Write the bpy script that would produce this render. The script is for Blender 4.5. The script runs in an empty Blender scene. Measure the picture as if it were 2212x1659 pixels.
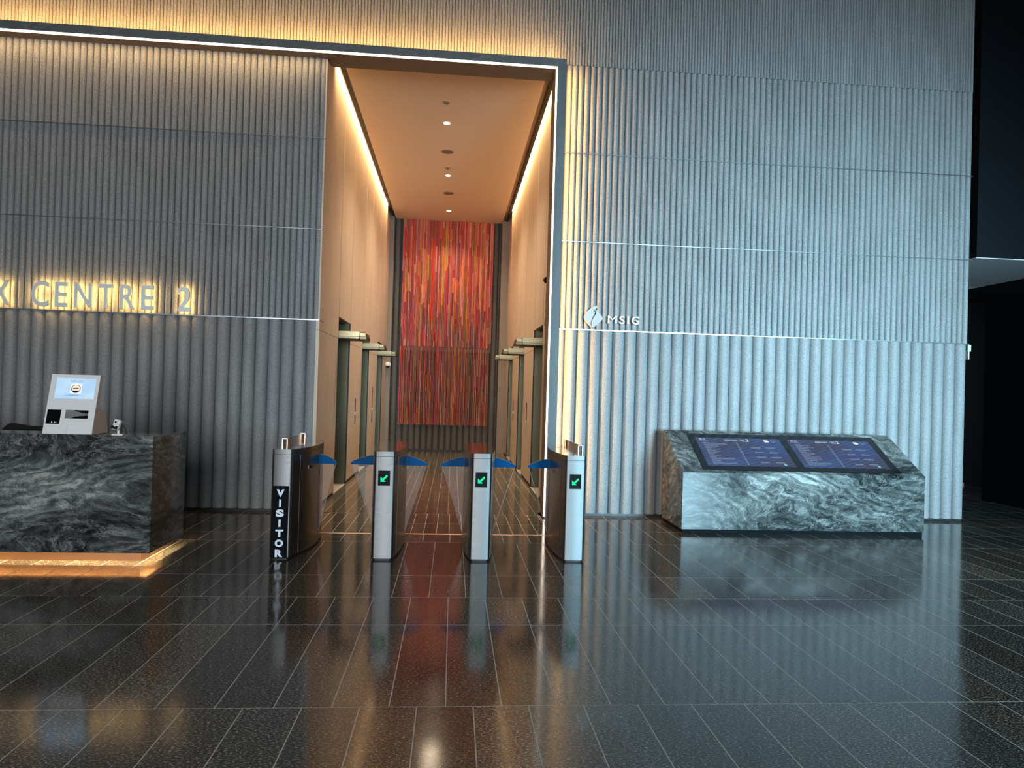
import bpy, bmesh, math, random
from mathutils import Vector, Matrix
random.seed(7)
scn = bpy.context.scene
COL = scn.collection

# ------------------------------------------------------------------ camera numbers
F_PX, YAW, PITCH, ROLL, DIST, EYE = 1511.83, 0.0838, 0.0096, 0.0294, 8.7008, 1.55

# ------------------------------------------------------------------ material helpers
MATS = {}
def new_mat(name):
    m = bpy.data.materials.new(name); m.use_nodes = True
    nt = m.node_tree
    b = nt.nodes['Principled BSDF']
    MATS[name] = m
    return m, nt, b
def N(nt, typ, **kw):
    n = nt.nodes.new(typ)
    for k, v in kw.items():
        if k in n.inputs.keys() if isinstance(k, str) else False:
            n.inputs[k].default_value = v
        else:
            setattr(n, k, v)
    return n
def L(nt, a, b): nt.links.new(a, b)
def ramp(nt, stops, interp='LINEAR'):
    r = nt.nodes.new('ShaderNodeValToRGB'); cr = r.color_ramp; cr.interpolation = interp
    while len(cr.elements) < len(stops): cr.elements.new(0.5)
    for e, (p, c) in zip(cr.elements, stops):
        e.position = p; e.color = (c[0], c[1], c[2], 1) if len(c) == 3 else c
    return r
def simple(name, col, rough=.5, metal=0., spec=.5, emit=None, estr=0.):
    m, nt, b = new_mat(name)
    b.inputs['Base Color'].default_value = (*col, 1)
    b.inputs['Roughness'].default_value = rough
    b.inputs['Metallic'].default_value = metal
    b.inputs['Specular IOR Level'].default_value = spec
    if emit:
        b.inputs['Emission Color'].default_value = (*emit, 1)
        b.inputs['Emission Strength'].default_value = estr
    # faint procedural variation so that no surface is perfectly even
    tc = nt.nodes.new('ShaderNodeTexCoord'); no = nt.nodes.new('ShaderNodeTexNoise')
    no.inputs['Scale'].default_value = 18; no.inputs['Detail'].default_value = 4
    L(nt, tc.outputs['Object'], no.inputs['Vector'])
    mr = nt.nodes.new('ShaderNodeMapRange')
    mr.inputs['To Min'].default_value = max(.02, rough * .9); mr.inputs['To Max'].default_value = min(1, rough * 1.1)
    L(nt, no.outputs['Fac'], mr.inputs['Value']); L(nt, mr.outputs['Result'], b.inputs['Roughness'])
    return m
def emitter(name, col, strength):
    m = bpy.data.materials.new(name); m.use_nodes = True; nt = m.node_tree
    nt.nodes.remove(nt.nodes['Principled BSDF'])
    e = nt.nodes.new('ShaderNodeEmission'); e.inputs['Color'].default_value = (*col, 1); e.inputs['Strength'].default_value = strength
    L(nt, e.outputs[0], nt.nodes['Material Output'].inputs['Surface']); MATS[name] = m
    return m

def concrete(name, a, b_, bump=.25):
    m, nt, b = new_mat(name)
    tc = nt.nodes.new('ShaderNodeTexCoord')
    n1 = nt.nodes.new('ShaderNodeTexNoise'); n1.inputs['Scale'].default_value = 130; n1.inputs['Detail'].default_value = 2
    n2 = nt.nodes.new('ShaderNodeTexNoise'); n2.inputs['Scale'].default_value = 2.2; n2.inputs['Detail'].default_value = 5
    mp = nt.nodes.new('ShaderNodeMapping'); mp.inputs['Scale'].default_value = (3, 3, .5)
    L(nt, tc.outputs['Object'], n1.inputs['Vector']); L(nt, tc.outputs['Object'], mp.inputs['Vector']); L(nt, mp.outputs[0], n2.inputs['Vector'])
    r1 = ramp(nt, [(.33, a), (.5, [(x + y) / 2 for x, y in zip(a, b_)]), (.68, b_)])
    L(nt, n1.outputs['Fac'], r1.inputs['Fac'])
    mr = nt.nodes.new('ShaderNodeMapRange'); mr.inputs['From Min'].default_value = .3; mr.inputs['From Max'].default_value = .7
    mr.inputs['To Min'].default_value = .86; mr.inputs['To Max'].default_value = 1.1
    L(nt, n2.outputs['Fac'], mr.inputs['Value'])
    mx = nt.nodes.new('ShaderNodeMix'); mx.data_type = 'RGBA'; mx.blend_type = 'MULTIPLY'; mx.inputs[0].default_value = 1
    cmb = nt.nodes.new('ShaderNodeCombineColor')
    for k in range(3): L(nt, mr.outputs[0], cmb.inputs[k])
    L(nt, r1.outputs[0], mx.inputs[6]); L(nt, cmb.outputs[0], mx.inputs[7])
    L(nt, mx.outputs[2], b.inputs['Base Color'])
    b.inputs['Roughness'].default_value = .62; b.inputs['Specular IOR Level'].default_value = .35
    bp = nt.nodes.new('ShaderNodeBump'); bp.inputs['Strength'].default_value = bump; bp.inputs['Distance'].default_value = .004
    L(nt, n1.outputs['Fac'], bp.inputs['Height']); L(nt, bp.outputs[0], b.inputs['Normal'])
    return m
concrete('concrete', (.165, .175, .178), (.34, .352, .355))
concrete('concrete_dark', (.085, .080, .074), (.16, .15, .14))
concrete('frame_concrete', (.085, .10, .105), (.155, .17, .175), .15)

def granite(name):
    m, nt, b = new_mat(name)
    tc = nt.nodes.new('ShaderNodeTexCoord')
    n1 = nt.nodes.new('ShaderNodeTexNoise'); n1.inputs['Scale'].default_value = 95; n1.inputs['Detail'].default_value = 3; n1.inputs['Roughness'].default_value = .7
    n3 = nt.nodes.new('ShaderNodeTexNoise'); n3.inputs['Scale'].default_value = 3; n3.inputs['Detail'].default_value = 4
    mp = nt.nodes.new('ShaderNodeMapping'); mp.inputs['Scale'].default_value = (.7, 1.5, 1)
    L(nt, tc.outputs['Object'], mp.inputs['Vector']); L(nt, mp.outputs[0], n1.inputs['Vector']); L(nt, tc.outputs['Object'], n3.inputs['Vector'])
    r = ramp(nt, [(.36, (.013, .0122, .0108)), (.50, (.036, .0335, .0295)), (.57, (.11, .101, .086)), (.64, (.42, .385, .335))])
    L(nt, n1.outputs['Fac'], r.inputs['Fac'])
    at = nt.nodes.new('ShaderNodeAttribute'); at.attribute_name = 'tone'; at.attribute_type = 'GEOMETRY'
    mx = nt.nodes.new('ShaderNodeMix'); mx.data_type = 'RGBA'; mx.blend_type = 'MULTIPLY'; mx.inputs[0].default_value = 1
    L(nt, r.outputs[0], mx.inputs[6]); L(nt, at.outputs['Color'], mx.inputs[7]); L(nt, mx.outputs[2], b.inputs['Base Color'])
    mr = nt.nodes.new('ShaderNodeMapRange'); mr.inputs['From Min'].default_value = .3; mr.inputs['From Max'].default_value = .7
    mr.inputs['To Min'].default_value = .09; mr.inputs['To Max'].default_value = .14
    L(nt, n3.outputs['Fac'], mr.inputs['Value']); L(nt, mr.outputs[0], b.inputs['Roughness'])
    b.inputs['IOR'].default_value = 1.58
    return m
granite('granite')
simple('grout', (.58, .565, .53), .7)

def marble(name, rot, gain=1.0, off=(0, 0, 0), lo=.0, rough=.1, spec=.5):
    m, nt, b = new_mat(name)
    tc = nt.nodes.new('ShaderNodeTexCoord')
    mp = nt.nodes.new('ShaderNodeMapping'); mp.inputs['Rotation'].default_value = rot; mp.inputs['Scale'].default_value = (.8, .8, 1.7); mp.inputs['Location'].default_value = off
    L(nt, tc.outputs['Object'], mp.inputs['Vector'])
    def noise(scale, detail, rough, vec, dist=0.0):
        n = nt.nodes.new('ShaderNodeTexNoise'); n.inputs['Scale'].default_value = scale; n.inputs['Detail'].default_value = detail
        n.inputs['Roughness'].default_value = rough; n.inputs['Distortion'].default_value = dist; L(nt, vec, n.inputs['Vector']); return n
    def madd(a, k, c):
        n = nt.nodes.new('ShaderNodeVectorMath'); n.operation = 'MULTIPLY_ADD'; n.inputs[1].default_value = (k, k, k); L(nt, a, n.inputs[0]); L(nt, c, n.inputs[2]); return n.outputs[0]
    def math_(op, x, y):
        n = nt.nodes.new('ShaderNodeMath'); n.operation = op
        for i, q in enumerate((x, y)):
            if isinstance(q, (int, float)): n.inputs[i].default_value = q
            else: L(nt, q, n.inputs[i])
        return n.outputs[0]
    w1 = noise(.9, 3, .5, mp.outputs[0]); p1 = madd(w1.outputs['Color'], 1.0, mp.outputs[0])
    w2 = noise(3.4, 7, .68, p1); p2 = madd(w2.outputs['Color'], .34, p1)
    big = noise(1.1, 3, .5, p1)                       # large dark and pale fields
    wv = nt.nodes.new('ShaderNodeTexWave'); wv.wave_type = 'BANDS'; wv.bands_direction = 'Z'
    wv.inputs['Scale'].default_value = 2.6; wv.inputs['Distortion'].default_value = 3.5; wv.inputs['Detail'].default_value = 5; wv.inputs['Detail Scale'].default_value = 2.2; wv.inputs['Detail Roughness'].default_value = .6
    L(nt, p2, wv.inputs['Vector'])                    # flowing strata
    fine = noise(6.5, 13, .74, p2, .35)
    wv2 = nt.nodes.new('ShaderNodeTexWave'); wv2.wave_type = 'BANDS'; wv2.bands_direction = 'Z'; wv2.inputs['Scale'].default_value = 11; wv2.inputs['Distortion'].default_value = 5; wv2.inputs['Detail'].default_value = 4
    L(nt, p2, wv2.inputs['Vector'])
    t = math_('MULTIPLY', big.outputs['Fac'], .60)
    t = math_('ADD', t, math_('MULTIPLY', wv.outputs['Fac'], .085))
    t = math_('ADD', t, math_('MULTIPLY', fine.outputs['Fac'], .50))
    t = math_('ADD', t, math_('MULTIPLY', wv2.outputs['Fac'], .045))
    t = math_('ADD', t, lo)
    g = gain
    r = ramp(nt, [(.44, (.007*g, .009*g, .010*g)), (.54, (.024*g, .029*g, .030*g)), (.62, (.066*g, .076*g, .076*g)), (.70, (.15*g, .165*g, .16*g)), (.80, (.42*g, .44*g, .42*g))])
    L(nt, t, r.inputs['Fac'])
    # thin pale veins that follow the flow, broken up by the fine grain
    ridge = noise(2.2, 8, .66, p2); d = math_('ABSOLUTE', math_('SUBTRACT', ridge.outputs['Fac'], .5), 0)
    ridge2 = noise(5.2, 8, .68, p2); d2 = math_('ABSOLUTE', math_('SUBTRACT', ridge2.outputs['Fac'], .52), 0)
    dm = math_('MINIMUM', d, math_('ADD', d2, .004))
    vr = ramp(nt, [(0, (.40*g, .42*g, .41*g)), (.007, (.10*g, .105*g, .10*g)), (.020, (0, 0, 0))]); L(nt, dm, vr.inputs['Fac'])
    mx = nt.nodes.new('ShaderNodeMix'); mx.data_type = 'RGBA'; mx.blend_type = 'ADD'; L(nt, math_('MULTIPLY', fine.outputs['Fac'], 1.1), mx.inputs[0])
    L(nt, r.outputs[0], mx.inputs[6]); L(nt, vr.outputs[0], mx.inputs[7]); L(nt, mx.outputs[2], b.inputs['Base Color'])
    b.inputs['Roughness'].default_value = rough; b.inputs['Specular IOR Level'].default_value = spec
    return m
marble('marble_desk', (.25, .5, .1), .8, (0, 0, 0), 0.0)
marble('marble_podium', (.6, -.75, .3), .80, (3, 1, 2), .0, .16, .25)

def wood(name):
    m, nt, b = new_mat(name)
    tc = nt.nodes.new('ShaderNodeTexCoord'); mp = nt.nodes.new('ShaderNodeMapping'); mp.inputs['Scale'].default_value = (14, 14, .7)
    L(nt, tc.outputs['Object'], mp.inputs['Vector'])
    n1 = nt.nodes.new('ShaderNodeTexNoise'); n1.inputs['Scale'].default_value = 1.6; n1.inputs['Detail'].default_value = 7; n1.inputs['Roughness'].default_value = .6
    L(nt, mp.outputs[0], n1.inputs['Vector'])
    r = ramp(nt, [(.3, (.61, .47, .345)), (.5, (.68, .535, .40)), (.7, (.74, .595, .455))]); L(nt, n1.outputs['Fac'], r.inputs['Fac'])
    L(nt, r.outputs[0], b.inputs['Base Color']); b.inputs['Roughness'].default_value = .55
    return m
wood('wood')

def brushed(name, col, rough, vertical=True, aniso=.5):
    m, nt, b = new_mat(name)
    tc = nt.nodes.new('ShaderNodeTexCoord'); mp = nt.nodes.new('ShaderNodeMapping'); mp.inputs['Scale'].default_value = (6, 6, 380) if not vertical else (300, 300, 3)
    L(nt, tc.outputs['Object'], mp.inputs['Vector'])
    n1 = nt.nodes.new('ShaderNodeTexNoise'); n1.inputs['Scale'].default_value = 1; n1.inputs['Detail'].default_value = 3
    L(nt, mp.outputs[0], n1.inputs['Vector'])
    mr = nt.nodes.new('ShaderNodeMapRange'); mr.inputs['To Min'].default_value = rough * .8; mr.inputs['To Max'].default_value = rough * 1.25
    L(nt, n1.outputs['Fac'], mr.inputs['Value']); L(nt, mr.outputs[0], b.inputs['Roughness'])
    b.inputs['Base Color'].default_value = (*col, 1); b.inputs['Metallic'].default_value = 1
    bp = nt.nodes.new('ShaderNodeBump'); bp.inputs['Strength'].default_value = .06; bp.inputs['Distance'].default_value = .001
    L(nt, n1.outputs['Fac'], bp.inputs['Height']); L(nt, bp.outputs[0], b.inputs['Normal'])
    return m
st_ = brushed('steel', (.30, .315, .32), .56, False)
b = st_.node_tree.nodes['Principled BSDF']; b.inputs['Anisotropic'].default_value = .85; b.inputs['Anisotropic Rotation'].default_value = .25
tg = st_.node_tree.nodes.new('ShaderNodeTangent'); tg.direction_type = 'RADIAL'; tg.axis = 'Z'; st_.node_tree.links.new(tg.outputs[0], b.inputs['Tangent'])
brushed('steel_satin', (.50, .52, .53), .42, True)
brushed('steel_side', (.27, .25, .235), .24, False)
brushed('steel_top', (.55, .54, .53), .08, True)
brushed('bronze', (.27, .235, .145), .34, False)
brushed('dark_bronze', (.125, .11, .068), .36, True)
simple('trim_metal', (.55, .57, .58), .3, 1)
simple('edge_tint', (.42, .36, .30), .35, .6)
simple('copper', (.75, .43, .26), .3, 1)
simple('black', (.006, .006, .007), .5)
simple('black_gloss', (.004, .0045, .006), .12)
simple('black_panel', (.003, .0035, .005), .45, 0, .15)
simple('navy_panel', (.003, .004, .006), .5, 0, .2)
simple('soffit_grey', (.62, .64, .66), .7)
simple('dark_wall', (.03, .03, .032), .7)
simple('ceiling_paint', (.80, .62, .45), .6)
simple('brown_paint', (.22, .14, .085), .6)
simple('grille_dark', (.05, .035, .03), .45)
simple('white_plastic', (.72, .74, .74), .35)
simple('cream_plastic', (.62, .52, .43), .4)
simple('letter_metal', (.86, .92, .90), .38, .15)
simple('emblem_metal', (.42, .46, .46), .6, 0, .1)
simple('letter_white', (.72, .75, .76), .6, 0, .1)
simple('black_fabric', (.008, .008, .009), .9)
simple('pale_plaster', (.25, .21, .17), .7)
simple('sticker_black', (.004, .006, .008), .7, 0, .05)
simple('sticker_letter', (.70, .80, .90), .5)
simple('display_black', (.004, .005, .005), .55, 0, .08)
simple('slot_grey', (.16, .17, .17), .5)
simple('lens', (.01, .01, .012), .06)
simple('fixture_ring', (.55, .42, .30), .5)
simple('sign_green', (.05, .35, .16), .4)
emitter('led_white', (1.0, .83, .66), 4.5)
emitter('led_halo', (1.0, .57, .16), 34.0)
emitter('led_desk', (1.0, .66, .28), 300.0)
emitter('led_green', (.02, 1.0, .42), 1.25)
emitter('downlight_glow', (1.0, .86, .66), 5.0)
emitter('cove_glow', (1.0, .74, .42), 4.0)
emitter('screen_white', (1, 1, 1), .95)
emitter('screen_text', (.55, .68, 1.0), .62)
emitter('screen_text_bright', (.85, .92, 1.0), .85)
emitter('screen_cyan', (.25, .75, .95), .7)
emitter('screen_yellow', (1.0, .85, .35), .8)
emitter('screen_navy', (.01, .02, .12), .6)
emitter('screen_cream', (1.0, .92, .66), .9)
emitter('screen_scale', (.068, .085, .19), 1.0)

def screen_mat(name, c0, c1, stripes=0.0):
    m = bpy.data.materials.new(name); m.use_nodes = True; nt = m.node_tree
    nt.nodes.remove(nt.nodes['Principled BSDF'])
    tc = nt.nodes.new('ShaderNodeTexCoord'); mp = nt.nodes.new('ShaderNodeMapping'); mp.inputs['Rotation'].default_value = (0, 0, .9)
    L(nt, tc.outputs['Generated'], mp.inputs['Vector'])
    n1 = nt.nodes.new('ShaderNodeTexNoise'); n1.inputs['Scale'].default_value = 1.7; n1.inputs['Detail'].default_value = 1
    L(nt, tc.outputs['Generated'], n1.inputs['Vector'])
    wv = nt.nodes.new('ShaderNodeTexWave'); wv.inputs['Scale'].default_value = 4.5; wv.inputs['Distortion'].default_value = .6
    L(nt, mp.outputs[0], wv.inputs['Vector'])
    r = ramp(nt, [(.35, c0), (.65, c1)]); L(nt, n1.outputs['Fac'], r.inputs['Fac'])
    ma = nt.nodes.new('ShaderNodeMath'); ma.operation = 'MULTIPLY_ADD'; ma.inputs[1].default_value = stripes; ma.inputs[2].default_value = 1 - stripes / 2
    L(nt, wv.outputs['Fac'], ma.inputs[0])
    e = nt.nodes.new('ShaderNodeEmission'); L(nt, r.outputs[0], e.inputs['Color']); L(nt, ma.outputs[0], e.inputs['Strength'])
    g = nt.nodes.new('ShaderNodeBsdfGlossy'); g.inputs['Roughness'].default_value = .08; g.inputs['Color'].default_value = (.05, .05, .05, 1)
    ad = nt.nodes.new('ShaderNodeAddShader'); L(nt, e.outputs[0], ad.inputs[0]); L(nt, g.outputs[0], ad.inputs[1])
    L(nt, ad.outputs[0], nt.nodes['Material Output'].inputs['Surface']); MATS[name] = m
screen_mat('screen_directory', (.046, .088, .225), (.052, .064, .115), .35)
screen_mat('screen_welcome', (.44, .68, .95), (.55, .77, .98), .0)

def glass(name, tint, amount):
    m = bpy.data.materials.new(name); m.use_nodes = True; nt = m.node_tree
    nt.nodes.remove(nt.nodes['Principled BSDF'])
    t = nt.nodes.new('ShaderNodeBsdfTransparent'); t.inputs['Color'].default_value = (*tint, 1)
    g = nt.nodes.new('ShaderNodeBsdfGlossy'); g.inputs['Roughness'].default_value = .03
    fr = nt.nodes.new('ShaderNodeFresnel'); fr.inputs['IOR'].default_value = 1.3
    mu = nt.nodes.new('ShaderNodeMath'); mu.operation = 'MULTIPLY'; mu.inputs[1].default_value = amount; L(nt, fr.outputs[0], mu.inputs[0])
    mx = nt.nodes.new('ShaderNodeMixShader'); L(nt, mu.outputs[0], mx.inputs[0]); L(nt, t.outputs[0], mx.inputs[1]); L(nt, g.outputs[0], mx.inputs[2])
    L(nt, mx.outputs[0], nt.nodes['Material Output'].inputs['Surface']); MATS[name] = m
glass('clear_glass', (.965, .965, .96), .45)
glass('window_glass', (.96, .98, 1.0), .6)
m, nt, b = new_mat('blue_glass')
b.inputs['Base Color'].default_value = (.0, .065, .20, 1); b.inputs['Roughness'].default_value = .25; b.inputs['Specular IOR Level'].default_value = .03
b.inputs['Emission Color'].default_value = (0, .10, .38, 1); b.inputs['Emission Strength'].default_value = 0.0
def strip_mat():
    m, nt, b = new_mat('painted_strip')
    at = nt.nodes.new('ShaderNodeAttribute'); at.attribute_name = 'tone'
    tc = nt.nodes.new('ShaderNodeTexCoord'); mp = nt.nodes.new('ShaderNodeMapping'); mp.inputs['Scale'].default_value = (60, 60, 5)
    n1 = nt.nodes.new('ShaderNodeTexNoise'); n1.inputs['Scale'].default_value = 1; n1.inputs['Detail'].default_value = 5
    L(nt, tc.outputs['Object'], mp.inputs['Vector']); L(nt, mp.outputs[0], n1.inputs['Vector'])
    mr = nt.nodes.new('ShaderNodeMapRange'); mr.inputs['From Min'].default_value = .3; mr.inputs['From Max'].default_value = .7; mr.inputs['To Min'].default_value = .7; mr.inputs['To Max'].default_value = 1.2
    L(nt, n1.outputs['Fac'], mr.inputs['Value'])
    cmb = nt.nodes.new('ShaderNodeCombineColor')
    for k in range(3): L(nt, mr.outputs[0], cmb.inputs[k])
    mx = nt.nodes.new('ShaderNodeMix'); mx.data_type = 'RGBA'; mx.blend_type = 'MULTIPLY'; mx.inputs[0].default_value = 1
    L(nt, at.outputs['Color'], mx.inputs[6]); L(nt, cmb.outputs[0], mx.inputs[7]); L(nt, mx.outputs[2], b.inputs['Base Color'])
    b.inputs['Roughness'].default_value = .6
strip_mat()

# ------------------------------------------------------------------ mesh helpers
class MB:
    def __init__(s): s.v = []; s.f = []; s.mi = []; s.mats = []; s.smooth = []; s.tone = []
    def m(s, name):
        if name not in s.mats: s.mats.append(name)
        return s.mats.index(name)
    def face(s, pts, mat, smooth=False, tone=None):
        i = len(s.v); s.v += [tuple(p) for p in pts]; s.f.append(list(range(i, i + len(pts)))); s.mi.append(s.m(mat)); s.smooth.append(smooth); s.tone.append(tone)
    def raw(s, vs, fs, mat, smooth=False, tone=None):
        i = len(s.v); s.v += [tuple(p) for p in vs]; k = s.m(mat)
        for f in fs: s.f.append([i + j for j in f]); s.mi.append(k); s.smooth.append(smooth); s.tone.append(tone)
    def box(s, x0, x1, y0, y1, z0, z1, mat, M=None, tone=None):
        vs = [(x0,y0,z0),(x1,y0,z0),(x1,y1,z0),(x0,y1,z0),(x0,y0,z1),(x1,y0,z1),(x1,y1,z1),(x0,y1,z1)]
        if M: vs = [tuple(M @ Vector(p)) for p in vs]
        s.raw(vs, [(0,3,2,1),(4,5,6,7),(0,1,5,4),(1,2,6,5),(2,3,7,6),(3,0,4,7)], mat, tone=tone)
    def prism(s, poly, axis, a, b, mat, M=None, smooth_side=False):
        # poly: 2D outline; axis: 'x' -> (y,z), 'y' -> (x,z), 'z' -> (x,y)
        def P(p, t):
            q = {'x': (t, p[0], p[1]), 'y': (p[0], t, p[1]), 'z': (p[0], p[1], t)}[axis]
            return tuple(M @ Vector(q)) if M else q
        n = len(poly); A = [P(p, a) for p in poly]; B = [P(p, b) for p in poly]
        s.raw(A, [tuple(range(n))], mat); s.raw(B, [tuple(reversed(range(n)))], mat)
        s.raw(A + B, [(i, (i + 1) % n, n + (i + 1) % n, n + i) for i in range(n)], mat, smooth_side)
    def cyl(s, c, r, h, axis, mat, seg=24, r2=None, M=None):
        r2 = r if r2 is None else r2
        def P(a, rr, t):
            x, y = rr * math.cos(a), rr * math.sin(a)
            q = {'z': (c[0]+x, c[1]+y, c[2]+t), 'y': (c[0]+x, c[1]+t, c[2]+y), 'x': (c[0]+t, c[1]+x, c[2]+y)}[axis]
            return tuple(M @ Vector(q)) if M else q
        A = [P(2*math.pi*i/seg, r, 0) for i in range(seg)]; B = [P(2*math.pi*i/seg, r2, h) for i in range(seg)]
        s.raw(A, [tuple(range(seg))], mat); s.raw(B, [tuple(range(seg))], mat)
        s.raw(A + B, [(i, (i+1) % seg, seg + (i+1) % seg, seg + i) for i in range(seg)], mat, True)
    def sphere(s, c, r, mat, a0=-90, a1=90, seg=24, rings=10, axis='z', sc=(1,1,1)):
        vs = []; fs = []
        for j in range(rings + 1):
            a = math.radians(a0 + (a1 - a0) * j / rings)
            for i in range(seg):
                t = 2*math.pi*i/seg; p = (math.cos(a)*math.cos(t), math.cos(a)*math.sin(t), math.sin(a))
                if axis == 'x': p = (p[2], p[0], p[1])
                if axis == 'y': p = (p[0], p[2], p[1])
                vs.append((c[0]+r*p[0]*sc[0], c[1]+r*p[1]*sc[1], c[2]+r*p[2]*sc[2]))
        for j in range(rings):
            for i in range(seg): fs.append((j*seg+i, j*seg+(i+1) % seg, (j+1)*seg+(i+1) % seg, (j+1)*seg+i))
        s.raw(vs, fs, mat, True)
    def tube(s, pts, r, mat, seg=10):
        pts = [Vector(p) for p in pts]; vs = []; fs = []
        for k, p in enumerate(pts):
            d = (pts[min(k+1, len(pts)-1)] - pts[max(k-1, 0)]).normalized()
            u = d.cross(Vector((0, 0, 1)) if abs(d.z) < .9 else Vector((1, 0, 0))).normalized(); w = d.cross(u)
            rr = r[k] if isinstance(r, (list, tuple)) else r
            vs += [tuple(p + (u*math.cos(2*math.pi*i/seg) + w*math.sin(2*math.pi*i/seg))*rr) for i in range(seg)]
        for k in range(len(pts)-1):
            for i in range(seg): fs.append((k*seg+i, k*seg+(i+1) % seg, (k+1)*seg+(i+1) % seg, (k+1)*seg+i))
        s.raw(vs, fs, mat, True)
        s.raw(vs[:seg], [tuple(range(seg))], mat); s.raw(vs[-seg:], [tuple(range(seg))], mat)
    def build(s, name, parent=None, origin=(0,0,0), bevel=0, seg=2, fix=True, tone=False):
        o3 = Vector(origin)
        me = bpy.data.meshes.new(name)
        me.from_pydata([tuple(Vector(p) - o3) for p in s.v], [], s.f)
        for k in s.mats: me.materials.append(MATS[k])
        for p, mi, sm in zip(me.polygons, s.mi, s.smooth): p.material_index = mi; p.use_smooth = sm
        if tone:
            at = me.attributes.new('tone', 'FLOAT_COLOR', 'CORNER'); k = 0
            for p, t in zip(me.polygons, s.tone):
                c = t if t else (1, 1, 1)
                for li in p.loop_indices: at.data[li].color = (*c, 1)
        if fix:
            bm = bmesh.new(); bm.from_mesh(me)
            bmesh.ops.remove_doubles(bm, verts=bm.verts, dist=1e-5)
            bmesh.ops.recalc_face_normals(bm, faces=bm.faces)
            for e_ in bm.edges:
                if len(e_.link_faces) == 2 and e_.calc_face_angle(0) > math.radians(38): e_.smooth = False
            bm.to_mesh(me); bm.free()
        ob = bpy.data.objects.new(name, me); COL.objects.link(ob)
        ob.location = o3 if parent is None else o3 - world_loc(parent)
        if parent: ob.parent = parent
        if bevel:
            mo = ob.modifiers.new('Bevel', 'BEVEL'); mo.width = bevel; mo.segments = seg; mo.limit_method = 'ANGLE'; mo.angle_limit = math.radians(40)
            mo.harden_normals = False
        return ob
def world_loc(o):
    v = Vector(o.location)
    while o.parent: o = o.parent; v += o.location
    return v
def tag(o, label=None, cat=None, group=None, kind=None):
    if label: o['label'] = label
    if cat: o['category'] = cat
    if group: o['group'] = group
    if kind: o['kind'] = kind
    return o
def empty(name, loc, label, cat, group=None):
    o = bpy.data.objects.new(name, None); COL.objects.link(o); o.location = loc; o.empty_display_size = .1
    return tag(o, label, cat, group)
def struct(o, label, cat): return tag(o, label, cat, None, 'structure')
def copy_tree(o, loc=None, parent=None):
    c = o.copy(); COL.objects.link(c)
    if parent: c.parent = parent
    if loc is not None: c.location = loc
    for ch in [x for x in bpy.data.objects if x.parent == o]: copy_tree(ch, None, c)
    return c

_font_cache = {}
def text_geo(body, bold=0.0):
    k = (body, bold)
    if k not in _font_cache:
        cu = bpy.data.curves.new('glyph', 'FONT'); cu.body = body; cu.size = 1; cu.offset = bold; cu.resolution_u = 6
        ob = bpy.data.objects.new('glyph', cu); COL.objects.link(ob)
        bpy.context.view_layer.update()
        dg = bpy.context.evaluated_depsgraph_get(); me = ob.evaluated_get(dg).to_mesh()
        vs = [tuple(v.co) for v in me.vertices]; fs = [tuple(p.vertices) for p in me.polygons]
        ob.evaluated_get(dg).to_mesh_clear()
        bpy.data.objects.remove(ob); bpy.data.curves.remove(cu)
        # merge duplicate points so the outline can be extruded
        bm = bmesh.new(); bv = [bm.verts.new(v) for v in vs]
        for f in fs:
            try: bm.faces.new([bv[i] for i in f])
            except ValueError: pass
        bmesh.ops.remove_doubles(bm, verts=bm.verts, dist=1e-4)
        bm.verts.ensure_lookup_table(); bm.verts.index_update()
        vs = [tuple(v.co) for v in bm.verts]; fs = [tuple(v.index for v in f.verts) for f in bm.faces]; bm.free()
        x0 = min(v[0] for v in vs); x1 = max(v[0] for v in vs); y0 = min(v[1] for v in vs); y1 = max(v[1] for v in vs)
        edges = {}
        for f in fs:
            for i in range(len(f)):
                a, b2 = f[i], f[(i+1) % len(f)]; edges.setdefault((min(a, b2), max(a, b2)), []).append((a, b2))
        rim = [e[0] for e in edges.values() if len(e) == 1]
        _font_cache[k] = ([((v[0]-x0)/(x1-x0), (v[1]-y0)/(y1-y0)) for v in vs], fs, rim, (x1-x0)/(y1-y0))
    return _font_cache[k]
def add_text(mb, body, place, mat, bold=0.0, depth=None):
    """place(u, v, d) maps the unit glyph box to space; depth extrudes along d 0..1"""
    vs, fs, rim, asp = text_geo(body, bold)
    if depth is None:
        mb.raw([place(u, v, 0) for u, v in vs], fs, mat); return
    n = len(vs)
    A = [place(u, v, 0) for u, v in vs]; B = [place(u, v, depth) for u, v in vs]
    mb.raw(A + B, fs + [tuple(n + i for i in reversed(f)) for f in fs] + [(a, b2, n + b2, n + a) for a, b2 in rim], mat)

# ------------------------------------------------------------------ key dimensions
XL, XR, XC = -1.6465, 6.7656, 1.283          # left wall edge, right wall edge, corridor right wall
L1, L2, L3, L4 = 2.343, 3.451, 4.5635, 5.6807
TOP = 8.6
BU, BT, BF, BB = 5.553, 5.668, -.17, .215     # portal beam: underside, top, front, back
JI, JO = 1.157, 1.281                         # jamb inner / outer
YE = 8.8                                      # end wall of the lift lobby
XW = -9.0
XP = 8.62                                     # black wall on the right
YB = -15.0

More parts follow.
